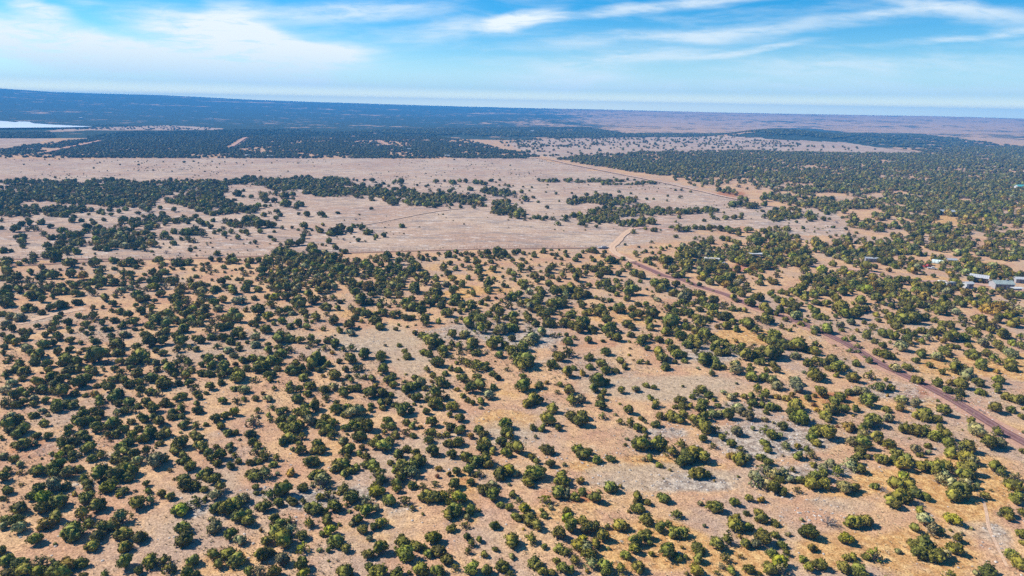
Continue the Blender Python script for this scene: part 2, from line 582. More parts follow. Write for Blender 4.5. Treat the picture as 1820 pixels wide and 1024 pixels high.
def track_material(name, base, rut, grain=1.0, ruts=True):
    mt, N, b = new_mat(name)
    at_ = N.add('ShaderNodeAttribute', attribute_name='across')
    s = N.add('ShaderNodeSeparateColor')
    N.l.new(at_.outputs['Color'], s.inputs[0])
    geo = N.add('ShaderNodeNewGeometry')
    P = geo.outputs['Position']
    n1 = N.noise(P, .35, 5, .65)
    n2 = N.noise(P, 2.4 * grain, 3, .7)
    c = N.mix(N.ramp(n1, .3, .7), tuple(x * .86 for x in base), tuple(min(1, x * 1.12) for x in base))
    if ruts:
        ab = s.outputs[1]
        m_ = N.math('MULTIPLY', N.ramp(ab, .28, .42), N.ramp(ab, .74, .6))
        c = N.mix(N.math('MULTIPLY', m_, .8), c, rut)
    c = N.mix(1.0, c, N.mix(N.ramp(n2, .35, .65), (.8, .8, .8), (1.15, 1.15, 1.15)), 'MULTIPLY')
    N.put(b.inputs['Base Color'], c)
    b.inputs['Roughness'].default_value = 1
    b.inputs['Specular IOR Level'].default_value = 0
    return mt


m_road = track_material('cinder_road', (.185, .096, .086), (.29, .17, .15))
m_should = track_material('road_shoulder', (.47, .27, .18), (.45, .27, .18), ruts=False)
m_pale = track_material('pale_track', (.54, .36, .235), (.60, .41, .28))
m_pink = track_material('pink_track', (.50, .30, .22), (.56, .36, .27), ruts=False)
m_redt = track_material('red_track', (.42, .19, .12), (.48, .24, .16), ruts=False)
m_dusk = track_material('faint_track', (.33, .20, .14), (.28, .17, .12), ruts=False)
m_faintpale = track_material('worn_track', (.52, .35, .25), (.56, .40, .29), ruts=False)
MAIN = [(1900, 832), (1820, 785), (1780, 763), (1700, 714), (1640, 682), (1560, 644), (1500, 609), (1420, 573), (1340, 546), (1290, 524), (1240, 508), (1212, 497), (1180, 490), (1160, 481), (1139, 472), (1114, 461), (1094, 450)]
strip('road_shoulder', MAIN, 9.5, m_should, .02, rough_edge=.5)
strip('gravel_road', MAIN[:-1], 4.1, m_road, .05, rough_edge=.06)
strip('dirt_track', [(1125, 465), (1110, 459), (1094, 450), (1087, 441), (1096, 430), (1106, 420), (1118, 410), (1126, 406)], 5.2, m_pale, .07, rough_edge=.4)
strip('dirt_track', [(1126, 406), (1150, 404), (1200, 408)], 4.5, m_pink, .05)
strip('dirt_track', [(30, 577), (60, 569), (100, 559), (150, 549)], 4.2, m_pale, .03, rough_edge=.6)
m_faintpale = track_material('worn_track', (.52, .35, .25), (.56, .40, .29), ruts=False)
strip('dirt_track', [(940, 281), (975, 284), (1010, 292), (1060, 302), (1120, 314), (1170, 324), (1230, 337), (1300, 352), (1330, 357)], 5, m_faintpale, .1, rough_edge=.6)
strip('dirt_track', [(1418, 475), (1460, 474), (1500, 477), (1560, 487), (1640, 500), (1700, 500), (1745, 506), (1820, 516)], 4.2, m_pink, .04, rough_edge=.4)
strip('dirt_track', [(1275, 492), (1300, 484), (1340, 474), (1390, 466), (1418, 475)], 5.5, m_redt, .05, rough_edge=.4)
strip('foot_path', [(1745, 885), (1753, 915), (1757, 940), (1768, 965), (1790, 1010)], .7, m_pale, .02, nac=3, step=1.5)
strip('dirt_track', [(-40, 470), (40, 473), (75, 471), (130, 468), (210, 463)], 4.0, m_dusk, .05)
strip('dirt_track', [(-30, 463), (100, 462), (300, 460), (520, 453), (700, 447), (900, 443), (1085, 440)], 3.0, m_dusk, .05, step=6)


m_fieldtrack = track_material('field_track', (.50, .35, .25), (.53, .38, .27), ruts=False)
FARTRACKS = [[(75, 273), (110, 265), (150, 257), (176, 251)], [(409, 263), (422, 255), (437, 245)], [(672, 250), (680, 254), (688, 259)]]
for q_ in FARTRACKS:
    strip('dirt_track', q_, 6.5, m_pink, .1, rough_edge=.7)
strip('dirt_track', [(640, 401), (700, 391), (760, 379), (800, 373), (818, 371)], 2.2, m_fieldtrack, .06, rough_edge=.9)


def flat_poly(name, pix, mat, lift, kind='structure'):
    V = []
    for q in pix:
        p = at(*q)
        V.append((p.x, p.y, max(tz(p.x, p.y), 0) + lift))
    zmax = max(v[2] for v in V)
    V = [(v[0], v[1], zmax) for v in V]
    me = bpy.data.meshes.new(name)
    me.from_pydata(V, [], [tuple(range(len(V)))])
    bm = bmesh.new()
    bm.from_mesh(me)
    bmesh.ops.triangulate(bm, faces=bm.faces)
    for f in bm.faces:
        f.normal_update()
        if f.normal.z < 0:
            f.normal_flip()
    bm.to_mesh(me)
    bm.free()
    me.materials.append(mat)
    o = bpy.data.objects.new(name, me)
    o['kind'] = kind
    col.objects.link(o)
    return o


mt_w, N_, b_ = new_mat('lake_water')
b_.inputs['Base Color'].default_value = (.62, .68, .72, 1)
b_.inputs['Roughness'].default_value = .5
b_.inputs['Specular IOR Level'].default_value = 1.0
flat_poly('lake', [(-120, 212), (-40, 216), (0, 217.5), (14, 218.5), (28, 220), (34, 218.5), (52, 219), (60, 222), (84, 223.8), (122, 226), (165, 227.6), (150, 228.6), (110, 229.6), (60, 230), (0, 230.5), (-120, 231)], mt_w, .8)

# ------------------------------------------------------------------ trees : data traced from the photograph
NEAR = """T 0 850 5.871
75 120 60;20 200 40;80 228 25 o;225 62 25 o;330 180 60;410 110 80;430 210 95 g;420 310 80;605 230 105;205 290 90;570 60 95 k;690 70 60;780 150 40 o;910 190 90;920 90 50;905 30 70;1140 60 95 g;1020 270 80;1285 110 65;1240 175 35 g;1530 55 45;1540 125 45;1415 245 95;1580 215 60 k;1690 150 55 o;1765 185 55
55 410 60;35 480 55 k;170 420 75;200 500 75 k;475 455 85 o;590 380 90;840 370 90 o;930 450 65;750 540 120;1060 500 75;1020 580 85;1260 400 100 k;1150 490 80;1280 560 95;1455 600 85;1290 700 80;360 620 80;945 690 80;60 840 80;190 860 90;20 740 60;420 850 90 k;700 880 90 o;600 900 60;400 950 85 g;520 960 75;80 970 80 o;250 940 90;640 980 85;850 860 80;870 1010 45;1105 990 50;1290 870 90;1440 960 55;1560 860 85;1700 850 75;1765 940 80
T 300 850 5.871
180 60 90;300 60 70;370 100 55;520 90 75;480 160 75 k;450 10 70;20 180 40;300 230 90;380 210 40;105 310 100 g;500 300 90;600 310 90;690 260 90;770 210 70 k;140 500 80;165 610 100;475 490 90 k;730 410 80;840 370 50;830 440 75;900 90 45;910 150 40;1045 170 70;1210 130 100;1395 100 65;1150 250 60;1275 240 70;940 290 55;1010 300 75;960 545 25 o;1600 40 100 k;1580 200 55;1665 180 60;1775 160 30 o;1410 235 45;1510 310 90;1460 290 60;1730 290 85;1630 350 50;1665 440 75;1480 470 65;1690 560 70 g;1600 590 40;1750 670 90
1090 430 65;1170 460 60;1270 450 60;1110 540 90;1270 560 80 k;1400 600 70;1180 640 110;1030 660 70;1410 740 75 g;650 590 75;740 650 65 k;1190 850 80 k;1395 890 85;1675 760 35;1670 875 18;950 810 85;1050 770 70;455 790 70;620 780 85;720 840 100;580 830 50;510 900 60;250 850 85;25 940 50;190 970 80;290 1000 50;840 970 60;940 960 80 k;1100 990 80;1405 1005 70 g;1790 980 50
T 600 850 5.871
60 100 65;15 165 20;145 200 90;400 130 95 g;300 220 80 k;535 230 75;690 245 75;5 310 60;100 285 35;210 310 40;310 350 80;395 320 50 k;770 325 40;885 390 22;450 30 60;610 50 60;620 125 50;780 70 65;900 90 55;1010 70 50;930 200 85;1020 200 90;1110 210 70;1150 250 55;1210 70 75;1180 140 50;1270 220 85 g;1210 340 95;1150 390 70;1390 350 70;1390 55 50;1530 130 75;1610 80 60 k;1630 190 85;1700 290 45;205 450 60;255 550 65;460 480 70;385 520 50;15 490 30;5 650 55;90 750 55
320 800 70;450 750 85;680 670 85;620 680 35;600 740 20;650 780 50;730 800 100;820 720 70;1000 630 90 g;1060 760 90;950 800 55;900 730 45;1190 530 60;1330 510 55;1350 625 50;1410 690 55;1480 660 40;1370 780 45;1530 810 45;1650 755 40;1635 510 60;1140 860 75;1220 950 50;1400 950 80;1560 970 60;1720 920 85;80 990 90;430 970 100;330 950 60;620 990 80;750 1000 30;870 950 90;1040 990 80
T 900 850 5.871
215 50 70;580 40 80;775 40 50 o;65 180 50;115 240 50;1080 100 80;540 150 90;400 240 75 g;630 170 75 k;720 200 65;800 160 50;940 230 75;870 210 40 k;40 330 50;190 330 75 g;100 420 70;230 430 95;400 400 50;310 510 65;370 350 30;180 550 20 o;50 660 90;275 640 75;395 730 40;630 360 50;640 430 75 g;690 510 85;800 450 65;860 540 90;930 510 55;1000 620 75;545 600 80;1180 490 90;1055 530 35;1360 220 65;1370 320 75;1475 260 50;1470 450 75;1640 210 75;1770 390 65;1690 490 50;1620 530 70;1770 580 80
800 660 60 g;740 720 80;850 740 90 k;930 700 60;560 750 70;640 790 60;860 810 80;880 900 80 k;700 870 70;1330 670 80;1450 600 80;1340 750 70;1490 690 40;1250 820 65;1515 810 35;1670 770 105;1790 850 50;290 880 80;330 950 60;380 980 55;10 920 30;30 1000 50;520 880 45;580 960 70;480 990 50;680 970 60;1030 940 80;1040 1000 60;1180 960 70;1380 940 75
T 1200 850 5.871
850 40 90 k;950 70 70 k;1020 110 80;1130 150 60;1270 140 50 o;1080 10 60;1200 20 50 k;1300 30 60;1420 60 90;1570 80 75;1750 110 85 k;415 300 90;620 260 60;770 220 50;900 230 50 o;740 375 40;860 370 65;900 430 80;1035 470 55;630 430 85;640 510 80;770 520 55;540 570 15;20 390 60;60 570 80;670 615 35 o;1600 440 100 p;1390 580 100;1430 740 60 o;1780 650 80 g;230 730 85;440 700 85;560 660 75;740 690 70;850 700 60 k;900 560 50;910 640 95;1040 610 50;1110 700 55;70 735 25 o;110 830 40;30 830 40
1000 800 65;1150 790 50;1080 880 90 g;980 960 80;1100 970 90 k;250 850 70;530 840 65;680 830 40 o;1340 860 50;1390 950 60;1510 910 75;1780 840 50;1760 950 80;220 970 80;470 930 50 k;580 970 55;770 960 65;430 1000 40;870 1010 40
T 1510 850 5.871
50 110 60;265 90 50;350 120 60 p;480 80 90;600 80 90;550 190 100;690 160 80;800 200 60;430 250 80;480 290 60;730 270 60 p;740 340 55;570 10 50;940 20 80 k;1060 60 70 k;1140 130 120;1090 190 80;1220 60 80 k;1320 90 40 k;1410 190 50;1730 70 100;1760 210 90;1640 360 70;1660 420 50;1790 360 60;30 460 90;170 450 80;90 500 60;1080 430 85 g;790 450 90 k;680 540 60;850 540 80 k;930 570 60;1055 555 22
690 700 80;780 690 120;900 800 110;730 790 90;1000 800 70 k;1110 630 70;1110 740 90;10 640 40;260 820 90;170 830 50;30 830 50;80 970 90;1680 800 75;1750 890 90;1790 590 60;1800 680 40;1440 960 100;1030 1010 70;1310 1010 40 k
T 0 650 4.995
40 100 40;60 70 35 o;150 30 60;200 50 60;205 110 45;265 50 40;110 155 50 k;50 215 60 k;180 220 55;320 130 75;270 215 50;425 35 45;370 65 20;450 100 65;480 150 60;550 120 60;590 90 40;365 210 65;610 30 65;690 20 60;760 100 70;790 30 60;840 50 50;690 150 75;730 160 40;855 175 35;920 40 25;935 92 14 r;760 255 35;840 245 45 o;540 230 80;450 230 50;660 240 50;415 305 48;300 300 50 k;300 340 45;230 250 40;120 270 60;60 310 60;30 350 50;135 345 60;215 325 50;380 400 40 k;300 435 50;395 505 55;500 320 60 g;510 370 65;590 330 70;640 345 60
110 460 85 k;80 500 80;170 480 55;100 570 65;220 565 65;150 600 60;320 620 50;430 630 50;200 690 75;130 700 45;310 690 35 k;10 640 35;35 800 50 k;135 835 50;175 880 40 k;185 945 45 o;50 930 60;30 980 70;330 930 72;260 812 14 o;350 795 20 p
730 380 30;740 430 60;670 470 60;700 510 60;780 490 60;830 400 55;890 430 60;870 340 60;880 300 50;860 480 50;850 530 55;870 570 50;1000 500 80;950 540 40;730 600 70;770 640 50;620 560 50;600 620 60;640 670 70;560 700 60;540 650 40;600 740 60;640 790 50;790 720 75;760 740 45;820 810 60;890 785 65;530 800 50 g;700 790 40 k;460 900 75;540 880 70;480 950 60;600 950 75 k;690 910 55;640 830 40;760 990 60;890 950 90;950 930 50;960 610 50;1030 600 55;1100 560 50
1080 40 55;1020 30 40;1060 100 50;1000 120 50;1160 20 40;1220 50 65;1340 100 70;1230 140 55;1150 160 55;1100 130 45;970 190 60;920 160 40;1030 250 75;1000 290 60;1140 320 65;1060 330 50;1240 200 50;1240 250 35;1330 230 50;1400 240 50;1450 130 70;1440 180 55;1490 160 50;1290 320 60;1220 350 45;1370 380 65;1330 340 50;1460 320 60;1510 340 40;1030 420 50 k;1100 400 50;1170 390 45;1390 30 40;1490 30 70;1540 40 50;1620 30 40;1700 30 50;1790 60 50;1650 90 55;1550 90 40;1580 150 45;1680 150 50;1720 200 60;1620 270 50;1560 290 40;1770 275 40;1740 240 45;1740 345 40;1750 395 55;1600 390 50;1530 400 50;1520 450 50;1610 440 45;1600 340 45;1170 490 45;1260 460 70;1350 460 50;1410 490 65;1320 540 50;1230 550 50;1330 590 70;1430 610 60;1490 590 60;1460 560 50;1630 520 60;1670 480 40;1750 530 50;1730 600 60;1760 640 55;1780 720 70;1620 680 80;1540 710 50;1550 760 60;1620 785 45;1580 850 35;1650 840 50;1690 890 65;1420 680 45 o;1300 760 60;1260 640 70;1180 620 60;1140 670 60;1070 710 60;1100 760 60;1030 780 50;1180 780 60;1220 840 60 k;1110 830 60;1020 830 50;1390 840 95 k;1460 820 50;1100 920 80;1160 930 70;1010 960 90;1130 980 70;1100 870 60;1640 990 75;1790 960 60
T 364 650 4.995
30 60 60;110 40 30;150 80 50;140 140 50;180 30 60;220 60 40;290 100 70;320 80 60;280 40 50;370 20 45;470 20 70;550 20 40;640 20 45;440 120 50;560 80 55;610 75 40;580 125 35;650 145 15;50 180 55;260 200 40;310 200 35;350 210 60 k;10 240 30;515 245 25 o;610 200 35;560 290 48 k;450 290 38 o;160 305 50;285 310 50;355 290 40;600 365 40;470 400 38;270 415 50 g;430 490 70 k;570 430 35;590 470 40;100 460 60;180 440 50;140 530 50;210 590 50;280 590 35;400 600 62;420 670 55;10 520 30
780 30 70;850 30 60;870 100 50;900 60 40;960 10 50;1010 40 32;1055 15 35;1050 92 22 o;1150 85 60;1250 35 35;1340 30 50;1390 20 40;1275 95 35;1350 90 35;1310 130 35;1210 130 18 o;1420 105 30;1480 120 42;1580 35 60;1570 80 20;1640 125 60;1670 90 40;1515 178 35 o;1680 180 40;1790 160 45;1780 215 45;755 160 50;760 210 50;835 210 40;940 170 65;915 245 42;820 300 55;1060 210 55;1140 190 45 k;1080 280 45;975 295 22 o;1230 255 45;1230 210 50;1300 200 45;1350 200 50;1470 240 65;1440 210 40;1580 240 55;1560 215 30;1650 260 35
680 400 60;720 380 40;820 400 45;890 390 60;960 360 60;900 430 60;920 490 60 k;690 460 50;780 470 50;650 490 40;690 530 50;790 540 75;740 560 60;840 520 50;740 630 75;680 670 55;790 640 50;860 630 40;840 690 35;850 750 55;940 840 75;1000 700 55;980 750 50;1040 750 50;1070 470 50;1050 530 60;1130 510 60;1090 560 60;1010 490 40;1050 590 40;1130 590 50;1110 630 38;1160 380 60;1170 330 32;1260 370 55;1300 410 60 k;1360 400 65 k;1240 430 40;1250 545 45;1310 510 50;1380 480 60;1370 540 60;1450 530 70;1370 620 65;1265 605 18;1230 670 50 k;1470 350 35;1470 390 30;1560 340 45;1580 370 35;1630 310 50;1690 340 35;1620 480 45;1580 530 30;1650 530 50;1760 390 70;1790 340 35;1790 500 40;1700 610 50;1780 590 50;1590 590 35 o;1540 630 35;1590 710 75;1640 670 50;1500 690 60;1400 725 35 o;1440 800 55;1370 780 35;1230 770 45;1280 740 60;1260 800 35
220 710 50;100 720 35 o;30 770 50;130 790 70;60 820 50;110 860 50;270 790 40;300 840 42;220 880 55;30 930 50;20 980 60;100 990 50;480 700 50;460 750 60;530 770 60;540 810 50;400 850 48;480 840 40;645 815 45;605 870 45;430 940 75;440 980 65;520 950 80 k;770 940 60 o;1190 870 65;1240 870 60;1160 910 50;1230 970 45;1300 930 45;1350 900 45;1500 880 70;1430 880 40;1530 970 80;1650 860 40;1720 790 50;1790 740 45;1750 890 80;1710 920 50;1790 940 60;1740 990 60;1020 950 60;960 970 50;1040 1000 60 k
T 728 650 4.995
50 110 45;40 170 60;100 150 50 k;20 190 50;135 205 30;160 30 38;205 95 35;315 70 35;280 150 60;320 160 50;370 25 35;430 35 40;470 120 55;440 100 30;240 240 80;75 285 55;165 300 35;230 330 75;270 350 50;340 285 35;385 365 62;40 340 22;15 400 35;150 410 38;350 440 30;445 465 50;200 500 58;320 510 25;30 530 45;95 545 22 o;370 555 50;30 620 35;330 610 40;200 600 50;250 620 45;170 660 50;160 600 40;210 760 65;380 790 55;345 690 50;430 680 60;450 590 50;460 560 40;540 630 35 o;50 780 40;70 850 75;20 890 70;10 760 25;260 920 35 o;250 990 25 r;20 960 70 k;345 975 28 o
600 20 55;680 20 45;600 100 45;740 75 38;780 110 38;545 150 60;540 210 60;620 185 65;740 190 45;420 212 28 o;700 265 52 k;475 270 30;515 310 30;560 335 30;630 320 42;865 35 32;1010 5 60;1005 95 35;1010 180 75;1150 170 50;1215 150 25 o;1335 165 32;1290 170 15;1415 215 55;1310 235 32;1390 65 58;1530 60 42 o;1455 15 35;1600 15 35;1730 40 50;1800 45 30;1670 120 75;1730 140 50;1630 200 55;1730 230 38;1700 280 42;1700 350 60;1100 300 65;1050 340 50;1150 310 50;1275 380 65;1450 310 60;1520 295 50 k;1220 485 68;1090 550 45;1180 560 48;1315 560 38;1440 460 65;1540 440 60;1510 490 75;1720 455 42;1290 0 40
850 520 65;860 600 60;820 680 60;880 640 45;850 560 50;620 580 60;660 620 50;660 690 65;650 740 60;740 760 50;840 780 50;880 780 50;960 750 70;900 720 50;500 820 70;660 830 75;600 860 70;700 880 60;520 930 60;410 950 45;620 970 55;800 970 70;880 930 70 g;940 960 45 k;1080 820 45;1130 860 30;1220 750 65;1245 875 50;1120 950 95;1070 990 60;1490 750 55;1540 800 65;1590 770 40;1660 835 55;1780 825 50;1350 990 60
T 1092 650 4.995
15 40 35;95 15 30;65 220 40;190 205 40 k;280 165 35;350 190 30;315 275 42;380 335 45;355 365 30;50 340 16;125 395 50;240 465 35;270 500 25;50 505 38;150 510 50;200 550 50;255 575 40;450 15 40;865 70 32;605 180 16;900 10 40;970 15 30;1080 30 65 k;1200 30 40;1220 90 65;1330 110 50;1350 35 35;1435 40 38;1440 170 60 k;1400 130 50 k;1770 30 45;1790 90 65;1620 130 60 k;1630 190 65 k;1560 110 20 k;1800 200 30
780 200 55;710 240 45;690 275 30;840 250 48;570 290 50;610 300 40;600 345 50;680 350 35;540 360 30;790 330 60;770 380 60;920 350 35;890 300 25;970 235 32 k;1030 270 50 k;1085 255 25;1150 275 35;1260 200 50;1350 240 50;1320 280 50;1210 270 45;1225 330 50;1200 375 25;1450 270 40 o;1530 290 40 o;1580 260 30 o;1310 350 40;1380 360 50;1450 375 35;1345 415 30;1340 470 35 k;1000 340 20 k;1090 370 65 k;1130 400 60 k;1000 430 60;1200 440 60 k;930 420 50 k;870 430 50 k;1610 350 70;1570 400 50;1640 450 85;1680 480 60;1765 480 20 k;1710 285 38;1775 265 25 o;1770 345 25 r;1800 390 30 o
410 450 40;370 510 50;500 450 60;560 460 70;610 420 50;500 400 25;700 460 50;790 450 65;780 500 70;820 560 65;890 570 50;720 510 40;1090 580 60 k;950 635 40;785 645 45;865 710 42;1040 690 50;1120 740 40;500 560 30 w;1500 530 55;1350 570 55;1400 610 60;1470 620 40 k;1330 680 55;1360 750 40;1510 710 55 k;1630 725 35 o;1710 740 35;1640 800 60;1760 800 55;1770 890 35;1780 580 60;1750 640 50;1790 680 50;230 710 80;290 690 60;400 700 75;500 760 65;600 700 55;640 790 90;720 780 85;790 810 70;590 860 60;740 940 80;810 960 50;280 630 25;310 825 38;95 708 20;120 662 16;400 885 35;1040 800 45 o;1110 830 70;1180 810 40 k;1300 820 55;1370 860 50;1330 930 80 k;1400 960 60 k;1500 950 60 k;1580 930 35;1250 990 60 k;1780 980 60;1100 990 15
T 1456 650 4.995
30 90 45;160 80 35;300 105 58;150 20 60;80 15 40;230 20 40;460 80 58;600 120 26;550 185 55;640 185 45;470 180 35;340 210 60 k;400 220 60 k;260 230 40;450 310 80;380 310 40;30 240 60;180 270 60;130 320 60;110 380 70;50 430 60;230 390 50;320 375 45;90 470 50;60 590 90;20 560 60;270 535 65 o;480 480 80;430 520 50;610 460 50 k;600 380 42;725 370 45 o;740 290 60 k;870 330 55 k;920 430 75;960 400 50;1110 390 65;1060 460 50;1000 470 40;1055 300 20;880 115 55;850 95 30;800 15 40;680 15 45 k;640 10 35;1100 45 35;1060 140 55;1170 140 40 o;1270 150 60;1140 200 50;1240 220 50;1230 270 50;1200 15 65;1330 60 75 k;1300 30 60 k;1420 135 55;1440 220 48;1600 110 50;1590 165 45;1585 205 38;1580 38 30 o;1700 10 45;1460 5 40;1660 260 50;1740 280 60;1790 290 50;1560 365 62;1710 375 45;1430 380 25 p;1470 405 22 p;1800 440 35;1810 370 20
760 560 55;850 560 75;950 580 75;1070 530 50;1040 610 70;1130 610 65;1160 680 60;1250 720 70;1330 720 70;1180 770 70;1300 810 70;1350 840 60 k;1390 570 75 k;1450 600 50 k;1360 480 45;1570 575 55;1500 680 75;1610 680 55 k;965 712 40;860 745 50 k;900 790 35;1810 750 35;400 560 60;500 640 65;390 610 50 k;380 690 70;300 680 50 k;620 700 60;360 760 60;350 800 40;430 810 35;560 830 60;520 810 35;700 780 70;660 830 60;780 840 70;740 890 70;160 540 20 r;280 890 70 k;320 850 50;370 920 60;100 870 50 k;150 940 65;30 920 50 k;30 980 60;900 900 60;980 890 60;1060 920 75;1130 890 60;1250 880 55;1350 920 80;1300 970 70;1550 900 70;1600 950 55;760 980 60 g;1100 970 60 k;1240 970 50;1270 565 10;1750 990 60 k"""
